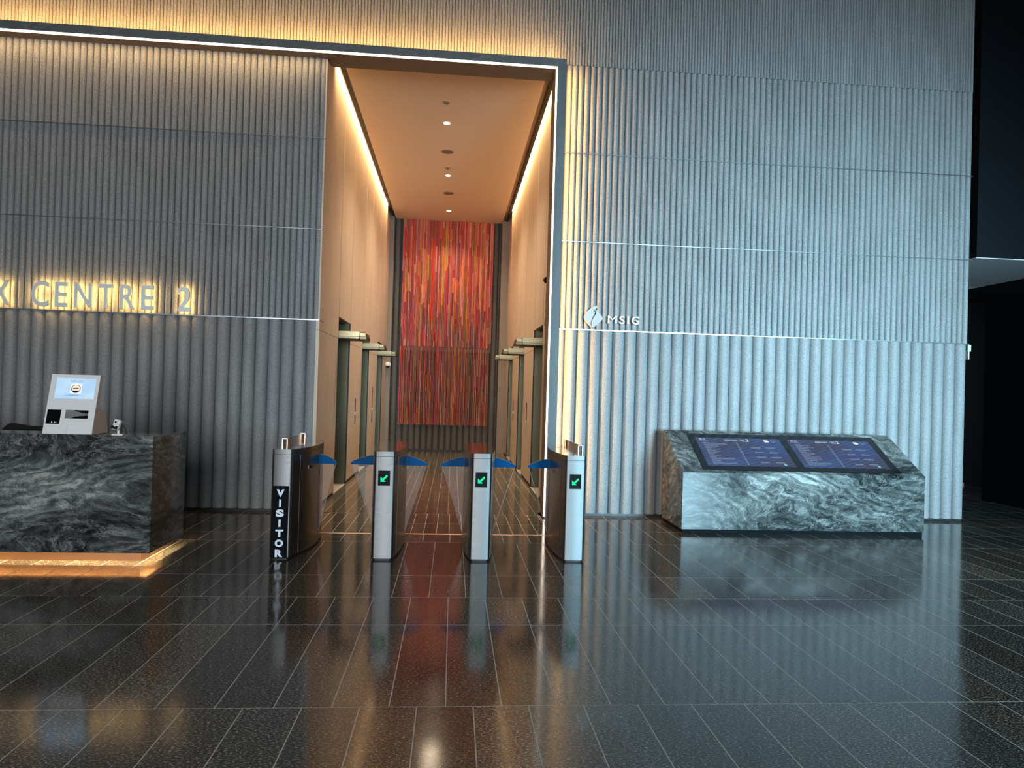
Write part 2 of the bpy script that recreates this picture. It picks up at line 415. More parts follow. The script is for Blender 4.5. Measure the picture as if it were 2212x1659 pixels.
# ------------------------------------------------------------------ floor
fl = MB()
G = .0026
def rows(x0, x1, ya, yb, off, pitch, splits=(), g=G):
    ys = [ya] + sorted(splits) + [yb]
    k0 = math.floor((x0 - off) / pitch); k1 = math.ceil((x1 - off) / pitch)
    for k in range(k0, k1):
        a, b2 = max(x0, off + k*pitch), min(x1, off + (k+1)*pitch)
        if b2 - a < .012: continue
        for y0, y1 in zip(ys[:-1], ys[1:]):
            t = random.choice([.8, .9, 1, 1, 1.1, 1.25]) * random.uniform(.92, 1.08)
            if random.random() < .06: t *= 1.35
            w = random.uniform(-.05, .05)
            fl.face([(a+g, y0+g, 0), (b2-g, y0+g, 0), (b2-g, y1-g, 0), (a+g, y1-g, 0)], 'granite', tone=(t*(1+w), t, t*(1-w)))
P_ = .2738
FX0, FX1 = XW, 10.4
bounds = [(-14.2, -12.4, .144, (-13.0,)), (-12.4, -10.6, .010, (-11.2,)), (-10.6, -8.83, .141, (-9.4,)), (-8.83, -7.05, .010, (-7.65,)), (-7.05, -5.259, .144, ()),
          (-5.259, -3.469, .010, (-4.074,)), (-3.469, -1.594, .141, (-2.861,))]
rows(FX0, FX1, YB, -14.2, .01, P_)
for y0, y1, off, sp in bounds: rows(FX0, FX1, y0, y1, off, P_, sp)
rows(-1.45, 1.12, -1.594, -1.205, .015, P_)
rows(FX0, -1.45, -1.594, .03, .010, P_, (-1.21, -.6))
rows(1.12, FX1, -1.594, .2, .010, P_, (-.95, -.35))
rows(-1.45, 1.12, -1.165, 0, .005, .137, (-.62,))
k = 0
x = -1.66
while x < 1.29:
    x2 = min(x + .137, 1.29); off = (k % 3) * .2
    ys = [0.0]
    y = .3 + off
    while y < YE: ys.append(y); y += .6
    ys.append(YE + .05)
    for y0, y1 in zip(ys[:-1], ys[1:]):
        t = random.uniform(.8, 1.15); fl.face([(x+.0011, y0+.0011, 0), (x2-.0011, y0+.0011, 0), (x2-.0011, y1-.0011, 0), (x+.0011, y1-.0011, 0)], 'granite', tone=(t, t, t))
    x = x2; k += 1
rows(XR-.1, FX1+1.6, .2, 6.0, .010, P_, (.8, 1.7, 2.6, 3.6, 4.8))
fl.face([(FX0, YB, -.0003), (FX1+2, YB, -.0003), (FX1+2, YE+.1, -.0003), (FX0, YE+.1, -.0003)], 'grout')
fl.box(FX0, FX1+2, YB, YE+.1, -.12, -.02, 'dark_wall')
struct(fl.build('floor', fix=False, tone=True), 'polished black granite floor tiles with pale grout joints', 'floor')
cs = MB(); cs.box(-1.45, 1.12, -1.203, -1.167, -.01, .0015, 'copper')
struct(cs.build('trim_1'), 'thin copper strip set across the floor between the turnstiles', 'trim')

# ------------------------------------------------------------------ fluted walls
def flutes(mb, xa, xb, z0, z1, pitch, anchor, depth, yf, yback, seg=10, mat='concrete'):
    """half-round ribs with a narrow recessed groove between them; anchor is one groove position"""
    gw = .0022 if pitch > .05 else .0014
    w = pitch/2 - gw; R = (w*w + depth*depth) / (2*depth)
    k0 = math.floor((xa - anchor) / pitch + 1e-6); k1 = math.ceil((xb - anchor) / pitch - 1e-6)
    outline = []
    for k in range(k0, k1):
        c = anchor + (k + .5)*pitch; pts = []
        for i in range(seg + 1):
            dx = -w*math.cos(math.pi*i/seg); y = yf + R - math.sqrt(max(R*R - dx*dx, 0))
            if xa - 1e-6 <= c + dx <= xb + 1e-6: pts.append((c + dx, y))
        if len(pts) < 2: continue
        n = len(pts)
        mb.raw([(x, y, z0) for x, y in pts] + [(x, y, z1) for x, y in pts], [(i, i+1, n+i+1, n+i) for i in range(n-1)], mat, True)
        if outline: gp = (outline[-1][0], pts[0][0])
        else: gp = (xa, pts[0][0]) if pts[0][0] > xa + 1e-5 else None
        if gp:
            yg = yf + depth + .012; ye_ = outline[-1][1] if outline else yf + depth
            line = [(gp[0], ye_), (gp[0], yg), (gp[1], yg), (gp[1], pts[0][1])]
            mb.raw([(x, y, z0) for x, y in line] + [(x, y, z1) for x, y in line], [(0,1,5,4), (1,2,6,5), (2,3,7,6)], mat)
            outline += line[1:3]
        outline += pts
    if outline[-1][0] < xb - 1e-5:
        p = outline[-1]; line = [p, (p[0], yf+depth+.012), (xb, yf+depth+.012)]
        mb.raw([(x, y, z0) for x, y in line] + [(x, y, z1) for x, y in line], [(0,1,4,3), (1,2,5,4)], mat); outline += line[1:]
    if outline[0][0] > xa + 1e-5: outline.insert(0, (xa, yf+depth+.012))
    for z in (z0, z1):
        for p, q in zip(outline[:-1], outline[1:]):
            mb.raw([(p[0], p[1], z), (q[0], q[1], z), (q[0], yback, z), (p[0], yback, z)], [(0,1,2,3)], mat)
    for xx, p in ((xa, outline[0]), (xb, outline[-1])):
        mb.raw([(xx, p[1], z0), (xx, yback, z0), (xx, yback, z1), (xx, p[1], z1)], [(0, 1, 2, 3)], mat)
    mb.raw([(xa, yback, z0), (xb, yback, z0), (xb, yback, z1), (xa, yback, z1)], [(0, 1, 2, 3)], mat)
def fluted_wall(name, xa, xb, pitch, anchor, top, label, yb=.30):
    mb = MB(); flutes(mb, xa, xb, .035, L1-.006, pitch, anchor, .064, 0, yb)
    root = struct(mb.build(name, fix=False), label, 'wall')
    for z0, z1 in ((L1+.006, L2-.004), (L2+.004, L3-.004), (L3+.004, top)):
        q = MB(); flutes(q, xa, xb, z0, z1, pitch/2, anchor, .034, .003, yb); q.build('fluted_panel', root, fix=False)
    for z, h in ((L1, .006), (L2, .004), (L3, .004)):
        q = MB(); q.box(xa, xb+.004, -.010, yb, z-h, z+h, 'trim_metal'); q.build('joint_strip', root)
    q = MB(); q.box(xa, xb-.01, .045, yb-.02, 0, .036, 'black'); q.build('shadow_gap', root)
    return root
fluted_wall('wall_left', XW, -1.6535, .1525, -1.6535, BU-.004, 'fluted grey concrete wall behind the reception desk, left of the portal')
fluted_wall('wall_right', JO+.004, XR, .1537, XR, L4-.004, 'fluted grey concrete wall right of the portal, behind the marble podium')
mb = MB(); flutes(mb, XW, XR, L4+.003, TOP, .03843, XR, .016, .012, .30, 8)
mb.box(XW, XR, .05, .30, BT, L4+.003, 'concrete')
struct(mb.build('wall_upper', fix=False), 'finely fluted grey concrete wall above the lit portal beam', 'wall')

# portal frame
mb = MB()
mb.box(XW, JO, BF, .0, BU, BT, 'frame_concrete'); mb.box(XL+.004, JO, .0, BB, BU, BT, 'frame_concrete')
mb.box(JI+.002, JO, BF, BB, 0, BU, 'frame_concrete')
# warm timber-coloured lining under the beam, behind the light line
mb.box(XL+.01, JI, BF+.03, BB, BU-.006, BU, 'brown_paint'); mb.box(XW, XL+.01, BF+.03, -.002, BU-.006, BU, 'brown_paint')
mb.box(JI-.004, JI+.002, BF+.03, BB, 0.0, BU-.006, 'brown_paint')
fr = struct(mb.build('trim_2', bevel=.003), 'dark grey portal frame with a white light line along its inner edge', 'trim')
q = MB(); q.box(XW, JI+.012, BF-.002, BF+.018, BU-.008, BU+.012, 'led_white'); tag(q.build('light_strip', fr), 'white glowing light line along the beam')
q = MB(); q.box(JI-.008, JI+.012, BF-.002, BF+.018, .02, BU-.009, 'led_white'); tag(q.build('light_strip', fr), 'white glowing light line down the jamb')

# ------------------------------------------------------------------ lift lobby
lifts = ((1.45, 2.58), (4.10, 5.12), (6.60, 7.70))
OH = 2.535
YW = 8.55
def wood_wall(name, xf, side, label):
    mb = MB(); xb = xf + side*.05; g = .019
    y0s = BB + .004 if side > 0 else .012
    edges = [y0s, 1.45, 2.58, 4.10, 5.12, 6.60, 7.70, YW]
    for i, (a, b2) in enumerate(zip(edges[:-1], edges[1:])):
        z0 = OH if i in (1, 3, 5) else .045
        lo, hi = min(xf, xb), max(xf, xb)
        if i == 0 and side < 0:
            mb.box(lo, hi, a, BB+.006, z0, 2.22, 'wood'); mb.box(lo, hi, a, BB+.006, 2.226, BU-.006, 'wood'); a = BB+.006-g
        if z0 < 1:
            mb.box(lo, hi, a+g, b2-g, z0, 2.22, 'wood'); mb.box(lo, hi, a+g, b2-g, 2.226, 5.835, 'wood')
        else: mb.box(lo, hi, a+g, b2-g, z0, 5.835, 'wood')
        mb.box(*sorted((xf+side*.003, xf+side*.045)), b2-g, b2+g if i < 6 else b2, max(z0, OH) if i < 6 else z0, 5.83, 'grille_dark')
        if z0 < 1: mb.box(min(xb, xb+side*.02), max(xb, xb+side*.02), a+g, b2, 0, 5.835, 'grille_dark')
        else: mb.box(min(xb, xb+side*.02), max(xb, xb+side*.02), a, b2, z0, 5.835, 'grille_dark')
    return struct(mb.build(name), label, 'wall')
wood_wall('wall_lobby_left', -1.650, -1, 'pale timber panelled wall with lift openings on the left of the lobby')
wood_wall('wall_lobby_right', XC, 1, 'pale timber panelled wall with lift openings on the right of the lobby')
for nm, xf, side in (('baseboard_left', -1.650, -1), ('baseboard_right', XC, 1)):
    mb = MB()
    edges = [(BB+.004 if side > 0 else .012, 1.45), (2.58, 4.10), (5.12, 6.60), (7.70, YW)]
    for a, b2 in edges:
        x0, x1 = sorted((xf+side*.006, xf+side*.045)); mb.box(x0, x1, a+.002, b2-.002, 0, .044, 'black')
    struct(mb.build(nm), 'dark recessed skirting under the timber wall', 'baseboard')
n = 0
for xf, side, nm in ((-1.650, -1, 'left'), (XC, 1, 'right')):
    for k, (a, b2) in enumerate(lifts):
        n += 1; mb = MB(); d = .36
        def bx(x0, x1, *r):
            lo, hi = sorted((xf + side*x0, xf + side*x1)); mb.box(lo, hi, *r)
        bx(.02, d, b2-.02, b2+.02, 0, OH+.02, 'dark_bronze'); bx(.02, d, a-.02, a+.02, 0, OH+.02, 'dark_bronze')
        bx(.075, d, a+.02, b2-.02, OH-.015, OH+.02, 'dark_bronze'); bx(.0, .02, b2-.004, b2+.004, 0, OH, 'black')
        w = struct(mb.build('door_%d' % n), 'dark bronze lift doorway, %s of the %s timber wall' % (('nearest', 'middle', 'farthest')[k], nm), 'door')
        q = MB(); lo, hi = sorted((xf+side*(d-.05), xf+side*(d-.02)))
        q.box(lo, hi, a+.022, (a+b2)/2-.002, .012, OH-.02, 'dark_bronze'); q.build('door_leaf', w)
        q = MB(); q.box(lo, hi, (a+b2)/2+.002, b2-.022, .012, OH-.02, 'dark_bronze'); q.build('door_leaf', w)
# end wall
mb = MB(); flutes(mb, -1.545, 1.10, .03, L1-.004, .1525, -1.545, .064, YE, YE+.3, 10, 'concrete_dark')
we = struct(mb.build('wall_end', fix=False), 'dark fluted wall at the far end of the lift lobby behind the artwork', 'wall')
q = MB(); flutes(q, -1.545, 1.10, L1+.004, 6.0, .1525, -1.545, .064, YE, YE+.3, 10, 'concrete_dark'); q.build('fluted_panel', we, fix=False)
q = MB(); q.box(-1.545, 1.10, YE+.05, YE+.28, 0, .03, 'black'); q.build('shadow_gap', we)
for x0, x1 in ((-1.72, -1.547), (1.102, 1.33)):
    q = MB(); q.box(x0, x1, YE-.22, YE+.3, .0, 5.845, 'pale_plaster'); tag(q.build('pale_pier', we), 'pale smooth pier beside the fluting')
# ceiling of the lobby
mb = MB(); mb.box(-1.522, 1.105, BB+.004, YE-.06, 5.715, 5.775, 'ceiling_paint')
ce = struct(mb.build('ceiling'), 'tan dropped ceiling panel over the lift lobby', 'ceiling')
q = MB(); q.box(-1.75, 1.40, BB+.002, YE+.3, 5.85, 5.95, 'brown_paint'); q.box(-1.75, 1.40, BB, BB+.03, BT, 5.85, 'brown_paint'); tag(q.build('recess', ce), 'brown recess above the dropped panel')
q = MB(); q.box(1.106, 1.180, BB+.004, YE-.06, 5.752, 5.775, 'brown_paint'); tag(q.build('side_strip', ce), 'brown strip between the dropped panel and the right grille')
for x0, x1 in ((-1.603, -1.523), (1.181, 1.241)):
    q = MB(); q.box(x0, x1, BB+.05, YE-.06, 5.735, 5.775, 'black'); w_ = (x1-x0)/5
    for i in range(5): q.box(x0+i*w_+.004, x0+(i+1)*w_-.004, BB+.05, 6.9, 5.716, 5.736, 'grille_dark')
    tag(q.build('air_grille', ce), 'dark linear air grille along the wall')
# light coves (lamp trays up in the slots)
for x0, x1 in ((-1.646, -1.606), (1.244, 1.279)):
    q = MB(); q.box(x0, x1, .5, 7.9, 5.836, 5.848, 'cove_glow')
    tag(q.build('cove_light', ce), 'glowing light cove at the top of the timber wall')

# ------------------------------------------------------------------ hall shell
mb = MB(); mb.box(XW, 11.5, YB, .3, TOP, TOP+.1, 'dark_wall')
struct(mb.build('ceiling_atrium'), 'dark ceiling high over the entrance hall', 'ceiling')
mb = MB(); mb.box(XW-.1, XW, YB, .3, 0, TOP, 'dark_wall')
struct(mb.build('wall_far_left'), 'dark wall closing the hall on the left', 'wall')
mb = MB()
mb.box(XP, XP+.12, YB, -2.4, 0, TOP, 'black_panel'); mb.box(XP, XP+.12, -2.396, .6, 0, 3.5, 'black_panel'); mb.box(XP, XP+.12, .604, 2.02, 0, 3.5, 'black_panel')
mb.box(XP, XP+.12, -2.396, 2.02, 3.5, TOP, 'black_panel')
struct(mb.build('wall_far_right'), 'black panelled wall at the far right of the hall', 'wall')
mb = MB(); mb.box(XR+.01, 11.5, 3.9, 4.0, 0, 3.5, 'black_panel'); mb.box(11.4, 11.5, 2.0, 3.9, 0, 3.5, 'black_panel')
mb.box(XR+.002, XR+.06, .31, 3.9, 0, 3.5, 'black_panel')
pw = struct(mb.build('wall_passage'), 'black wall deep inside the dark passage on the right', 'wall')
q = MB(); q.box(9.3, 9.75, 3.88, 3.898, .0, .05, 'copper'); q.build('threshold_strip', pw)
mb = MB(); mb.box(6.851, 11.5, .004, .09, 3.5, TOP, 'navy_panel'); mb.box(6.851, 6.90, .09, 4.0, 3.5, TOP, 'black_panel')
mb.box(XR+.004, 11.5, .30, 4.0, 3.62, TOP, 'black')
wb = struct(mb.build('wall_bulkhead'), 'dark navy bulkhead over the passage at the right edge', 'wall')
q = MB(); q.box(6.853, XP-.002, .01, 2.4, 3.488, 3.499, 'soffit_grey'); q.box(6.853, XP-.002, 2.4, 4.0, 3.489, 3.499, 'black'); q.box(XP-.002, 11.5, 1.9, 4.0, 3.489, 3.51, 'black'); tag(q.build('soffit', wb), 'pale grey underside of the bulkhead')
# back wall with the big window that lights the hall
WX0, WX1, WZ0, WZ1 = -7.5, 8.2, .15, 4.6
mb = MB(); mb.box(XW, WX0, YB-.1, YB, 0, TOP, 'dark_wall'); mb.box(WX1, XP+.1, YB-.1, YB, 0, TOP, 'dark_wall')
mb.box(WX0, WX1, YB-.1, YB, WZ1, TOP, 'dark_wall'); mb.box(WX0, WX1, YB-.1, YB, 0, WZ0, 'dark_wall')
struct(mb.build('wall_back'), 'dark wall behind the viewer around the shopfront window', 'wall')
mb = MB()
nx = 7
for i in range(nx+1):
    x = WX0 + (WX1-WX0)*i/nx; mb.box(x-.03, x+.03, YB-.09, YB-.01, WZ0, WZ1, 'black')
mb.box(WX0, WX1, YB-.09, YB-.01, WZ0, WZ0+.06, 'black'); mb.box(WX0, WX1, YB-.09, YB-.01, WZ1-.06, WZ1, 'black')
wi = struct(mb.build('window_1'), 'wide black framed window behind the viewer', 'window')
q = MB(); q.box(WX0, WX1, YB-.055, YB-.045, WZ0, WZ1, 'window_glass'); q.build('pane', wi)

# ------------------------------------------------------------------ ceiling fixtures in the lobby
def fixture(name, y, label, cat, group, kind):
    x = -.222; z = 5.715
    r = empty(name, (x, y, z), label, cat, group)
    if kind == 'down':
        q = MB(); q.cyl((x, y, z-.006), .066, .006, 'z', 'white_plastic', 32); q.build('rim', r)
        q = MB(); q.cyl((x, y, z-.009), .052, .003, 'z', 'downlight_glow', 32); tag(q.build('lamp', r), 'glowing lamp')
    elif kind == 'speaker':
        q = MB(); q.cyl((x, y, z-.008), .118, .008, 'z', 'fixture_ring', 40, .112); q.build('rim', r)
        q = MB(); q.cyl((x, y, z-.011), .10, .003, 'z', 'brown_paint', 40)
        q.build('speaker_mesh', r)
    else:
        q = MB(); q.cyl((x, y, z-.010), .058, .010, 'z', 'fixture_ring', 32, .062); q.build('base', r)
        q = MB(); q.cyl((x, y, z-.028), .030, .018, 'z', 'brown_paint', 24, .042); q.build('sensing_head', r)
    return r
DL = [2.29, 4.99, 7.70]
for y, t in zip(DL, ('nearest the portal, before the two round speakers', 'second from the portal, between the two round speakers', 'farthest back, just before the red artwork')):
    fixture('downlight', y, 'small lit recessed ceiling downlight, ' + t, 'downlight', 'lobby downlights', 'down')
fixture('ceiling_speaker', 3.605, 'larger round tan ceiling speaker, the nearer of the two', 'speaker', 'lobby speakers', 'speaker')
fixture('ceiling_speaker', 6.22, 'smaller looking round tan ceiling speaker, the one farther into the lobby', 'speaker', 'lobby speakers', 'speaker')
fixture('smoke_detector', 1.477, 'small unlit round detector on the ceiling nearest the portal', 'smoke detector', 'lobby detectors', 'det')
fixture('smoke_detector', 4.50, 'small unlit round detector on the ceiling just in front of the middle downlight', 'smoke detector', 'lobby detectors', 'det')

# ------------------------------------------------------------------ artwork
cols = [(.50,.045,.03), (.62,.10,.03), (.70,.16,.05), (.55,.03,.05), (.42,.035,.05), (.66,.22,.17), (.60,.15,.16), (.72,.27,.15), (.62,.30,.03), (.55,.26,.02), (.30,.05,.04), (.24,.05,.05), (.68,.02,.01), (.35,.12,.03), (.58,.17,.02), (.52,.07,.13), (.45,.09,.08), (.66,.20,.08)]
ax0, ax1, asp_, atop, abot = -1.335, .905, 2.575, 5.713, .645
art = empty('wall_art', ((ax0+ax1)/2, YE, abot), 'tall artwork of red, orange and pink vertical strips on the end wall', 'artwork')
mb = MB(); x = ax0; y0 = YE - .06
mb.box(ax0, ax1, YE-.045, YE-.003, asp_+.01, atop, 'black', tone=(1, 1, 1))
while x < ax1 - .005:
    w_ = min(random.choice([.026, .030, .034, .042]), ax1 - x); z = atop; c = random.choice(cols); d = random.uniform(0, .014); thin = random.uniform(.45, .95)
    while z > asp_ + .001:
        h = min(random.choice([.2, .35, .5, .8, 1.2]) * random.uniform(.7, 1.3), z - asp_)
        if z - h - asp_ < .12: h = z - asp_
        if random.random() < .8: c = random.choice(cols)
        t = random.uniform(.75, 1.2)
        f = 1 if z > 4.3 else 1 + (thin-1)*min(1, (4.3-z)/1.2)
        m_ = .0022 + w_*(1-f)/2
        mb.box(x+m_, x+w_-m_, y0-d, YE-.045, z-h, z, 'painted_strip', tone=tuple(min(1, v*t) for v in c)); z -= h
    x += w_
tag(mb.build('upper_panel', art, origin=((ax0+ax1)/2, YE, 4), fix=False, tone=True), 'dense upper field of painted strips')
x = ax0; ns = 0
while x < ax1 - .012 and ns < 100:
    w_ = random.choice([.006, .008, .010, .013, .018]); q = MB()
    z = asp_ - .002; c = random.choice(cols); d = random.uniform(.0, .025)
    zb = abot + random.choice([0, 0, 0, .0, .01])
    while z > zb + .001:
        h = min(random.choice([.25, .4, .7, 1.1]), z - zb)
        if z - h - zb < .15: h = z - zb
        if random.random() < .75: c = random.choice(cols)
        t = random.uniform(.55, 1.05)
        q.box(x, x+w_, YE-.05-d, YE-.03-d, z-h, z, 'painted_strip', tone=tuple(min(1, v*t) for v in c)); z -= h
    q.build('hanging_strip', art, origin=(x, YE-.05, abot), fix=False, tone=True); ns += 1
    x += w_ + random.choice([.004, .008, .011, .015, .020])
q = MB(); q.box(ax0, ax1, YE-.03, YE-.004, asp_-.1, asp_-.002, 'grille_dark'); q.build('hanging_rail', art)

# ------------------------------------------------------------------ lift lanterns (sign boxes over the lift openings)
def lantern(xf, side, y, label):
    r = empty('lift_lantern', (xf, y, 2.23), label, 'lift indicator', 'bronze lift indicator boxes')
    def bx(q, x0, x1, *rest):
        lo, hi = sorted((xf - side*x0, xf - side*x1)); q.box(lo, hi, *rest)
    q = MB(); bx(q, -.07, .295, y+.012, y+.55, 2.258, 2.335, 'bronze'); q.build('housing', r, bevel=.002)
    q = MB()
    for zz in (2.232, 2.245): bx(q, -.07, .288, y+.016, y+.545, zz, zz+.009, 'bronze')
    bx(q, -.07, .28, y+.02, y+.54, 2.225, 2.258, 'black'); q.build('light_slot', r)
    q = MB(); bx(q, .296, .375, y+.03, y+.50, 2.272, 2.315, 'bronze'); bx(q, .290, .385, y+.06, y+.52, 2.228, 2.272, 'dark_bronze'); q.build('end_block', r, bevel=.002)
    return r
names = ('nearest', 'middle', 'farthest')
for k, (a, b2) in enumerate(lifts):
    lantern(-1.650, 1 * -1, a, 'bronze box jutting out over the %s lift opening on the left timber wall' % names[k])
for k, (a, b2) in enumerate(lifts):
    lantern(XC, 1, a, 'bronze box jutting out over the %s lift opening on the right timber wall' % names[k])
def call_panel(xf, side, y, z0, z1, label):
    r = empty('call_panel', (xf, y, z0), label, 'lift call panel', 'lift call panels')
    q = MB(); lo, hi = sorted((xf + side*.006, xf - side*.006)); q.box(lo, hi, y-.035, y+.035, z0, z1, 'grille_dark'); q.build('face_plate', r)
    q = MB(); lo, hi = sorted((xf - side*.006, xf - side*.011)); zc = z0 + (z1-z0)*.35
    q.box(lo, hi, y-.018, y+.018, zc, zc+.05, 'trim_metal'); q.build('button', r)
call_panel(-1.650, -1, 3.39, .91, 1.34, 'dark upright slot panel on the left timber pier after the nearest lift')
call_panel(-1.650, -1, 5.87, .81, 1.55, 'long dark slot panel on the left timber pier after the middle lift')
call_panel(XC, 1, 3.36, .81, 1.35, 'dark upright slot panel on the right timber pier after the nearest lift')
call_panel(XC, 1, 6.04, .92, 1.353, 'short dark slot panel on the right timber pier after the middle lift')

# ------------------------------------------------------------------ dome cameras and wall boxes
def dome(loc, direction, label):
    r = empty('dome_camera', loc, label, 'security camera')
    x, y, z = loc
    if direction == 'x':
        q = MB(); q.cyl((x+.008, y, z), .062, -.058, 'x', 'white_plastic', 28, .055); q.build('housing', r)
        q = MB(); q.sphere((x-.05, y, z), .048, 'lens', -90, 0, axis='x'); q.build('dome', r)
    else:
        q = MB(); q.cyl((x, y+.008, z), .075, -.063, 'y', 'white_plastic', 28, .07); q.build('bracket', r)
        q = MB(); q.cyl((x, y-.06, z-.02), .065, .035, 'z', 'white_plastic', 28); q.build('housing', r)
        q = MB(); q.sphere((x, y-.06, z-.02), .052, 'lens', -90, 0); q.build('dome', r)
dome((XC, .80, 3.08), 'x', 'white dome camera on the right timber wall just inside the portal')
dome((-1.60, YE-.22, 2.09), 'y', 'white dome camera with black bubble under the farthest left lift box')
def wall_box(name, y, z0, z1, dep, label, cat):
    r = empty(name, (XC, y, z0), label, cat)
    q = MB(); q.box(XC-dep, XC+.006, y-.09, y+.09, z0, z1, 'grille_dark'); q.build('housing', r, bevel=.004)
    q = MB(); q.box(XC-dep-.004, XC-dep, y-.07, y+.07, z0+.03, z1-.03, 'black_gloss'); q.build('face_panel', r)
wall_box('access_panel', .80, 2.73, 2.945, .045, 'flat dark box on the timber wall just under the dome camera', 'wall panel')
r = empty('wall_speaker', (XC, .80, 2.44), 'angled dark device with white tab, lowest on the wall beside the jamb', 'wall device')
q = MB(); q.prism([(XC, 2.70), (XC-.05, 2.68), (XC-.035, 2.60), (XC-.05, 2.56), (XC-.055, 2.46), (XC-.02, 2.44), (XC, 2.44)], 'y', .72, .88, 'grille_dark'); q.build('housing', r)
q = MB(); q.box(XC-.062, XC-.038, .74, .80, 2.585, 2.60, 'white_plastic'); q.build('tab', r)

# ------------------------------------------------------------------ halo lit sign  "X CENTRE 2"
sign = empty('wall_sign', (-4.2, 0, 2.38), 'large halo-lit steel letters and numeral on the fluted wall above the reception desk', 'sign')
for ch, x0, x1, z0, z1 in (('X', -5.385, -5.193, 2.377, 2.672), ('C', -4.945, -4.751, 2.375, 2.676), ('E', -4.682, -4.545, 2.380, 2.670), ('N', -4.466, -4.274, 2.380, 2.672),
                           ('T', -4.197, -4.032, 2.380, 2.668), ('R', -3.953, -3.785, 2.380, 2.670), ('E', -3.709, -3.574, 2.382, 2.670), ('2', -3.300, -3.141, 2.380, 2.672)):
    q = MB(); add_text(q, ch, lambda u, v, d: (x0+(x1-x0)*u, -.055-.03*(1-d), z0+(z1-z0)*v), 'letter_metal', .012, 1)
    lt = q.build('letter', sign, origin=((x0+x1)/2, -.07, z0))
    q = MB(); i_ = .006
    add_text(q, ch, lambda u, v, d: (x0+i_+(x1-x0-2*i_)*u, -.050-.004*(1-d), z0+i_+(z1-z0-2*i_)*v), 'led_halo', .0, 1)
    tag(q.build('halo_light', lt, origin=((x0+x1)/2, -.05, z0)), 'warm light behind the letter')
    for fx, fz in ((.5, .12), (.5, .88)) if ch not in 'CN' else ((.12, .3), (.12, .7)):
        q = MB(); q.cyl((x0+(x1-x0)*fx, -.05, z0+(z1-z0)*fz), .004, .055, 'y', 'trim_metal', 8)
        q.build('stand_off', lt)

# ------------------------------------------------------------------ tenant sign
ms = empty('wall_sign', (1.95, 0, 2.37), 'small silver leaf emblem with four white letters on the right fluted wall', 'sign')
def mz(x, y): return (1.604+(x-425)/280*.238, 2.645-(y-280)/323*.273)
left = [(600,280),(620,281),(628,290),(622,304),(590,338),(556,366),(572,364),(584,370),(586,384),(576,414),(548,458),(530,500),(522,530),(523,562),(536,596),(520,585),(470,535),(432,488),(424,462),(430,430),(455,385),(505,335),(555,297)]
right = [(596,345),(608,346),(640,375),(690,430),(706,460),(700,484),(640,545),(590,588),(560,603),(546,598),(540,570),(540,530),(556,480),(584,430),(603,394),(606,372),(598,360),(582,355)]
q = MB()
for poly in (left, right): q.prism([mz(*p) for p in poly], 'y', -.065, -.038, 'emblem_metal')
q.build('emblem', ms)
q = MB(); q.cyl((1.68, -.04, 2.49), .01, .045, 'y', 'trim_metal', 10); q.build('stand_off', ms); q = MB(); q.cyl((1.77, -.04, 2.49), .01, .045, 'y', 'trim_metal', 10); q.build('stand_off', ms)
for ch, x0, x1, z0, z1 in (('M', 1.911, 2.023, 2.431, 2.528), ('S', 2.058, 2.124, 2.428, 2.529), ('I', 2.158, 2.180, 2.431, 2.527), ('G', 2.216, 2.309, 2.428, 2.530)):
    q = MB(); add_text(q, ch, lambda u, v, d: (x0+(x1-x0)*u, -.035-.025*(1-d), z0+(z1-z0)*v), 'letter_white', 0 if ch == 'M' else .02, 1); lt = q.build('letter', ms)
    q = MB(); q.cyl(((x0+x1)/2, -.036, (z0+z1)/2), .005, .045, 'y', 'trim_metal', 8); q.build('stand_off', lt)

# ------------------------------------------------------------------ reception desk
DX, DYF, DYB, DZ0, DZ1 = -2.49, -2.60, -1.87, .10, 1.078
desk = empty('reception_desk', (-4.6, (DYF+DYB)/2, 0), 'long dark marble reception desk with glowing base at the left', 'reception desk')
mb = MB(); mb.box(-7.4, DX, DYF, DYF+.03, DZ0, DZ1, 'marble_desk'); mb.box(DX-.03, DX, DYF+.03, DYB, DZ0, DZ1, 'marble_desk'); mb.build('cladding', desk, origin=(-4.6, DYF, .1))
mb = MB(); mb.box(-7.4, DX-.03, DYF+.03, DYF+.35, DZ1-.03, DZ1, 'marble_desk'); mb.box(-7.4, DX-.03, DYF+.33, DYF+.35, .74, DZ1-.03, 'marble_desk'); mb.build('top', desk, origin=(-4.6, DYF, 1.06))
mb = MB(); mb.box(-7.4, DX-.03, DYF+.35, DYB, .71, .74, 'black_fabric'); mb.build('work_surface', desk)
mb = MB(); mb.box(-7.4, DX-.03, DYF+.03, DYB-.02, .225, .245, 'black'); mb.build('underside', desk)
mb = MB(); mb.box(-7.3, DX-.13, DYF+.15, DYB-.12, 0, .225, 'copper'); tag(mb.build('plinth', desk), 'copper plinth set back under the desk')
mb = MB(); mb.box(-7.3, DX-.09, DYF+.075, DYF+.092, .213, .223, 'led_desk'); mb.box(DX-.09, DX-.073, DYF+.075, DYB-.1, .213, .223, 'led_desk'); tag(mb.build('light_strip', desk), 'warm light strip under the desk edge')

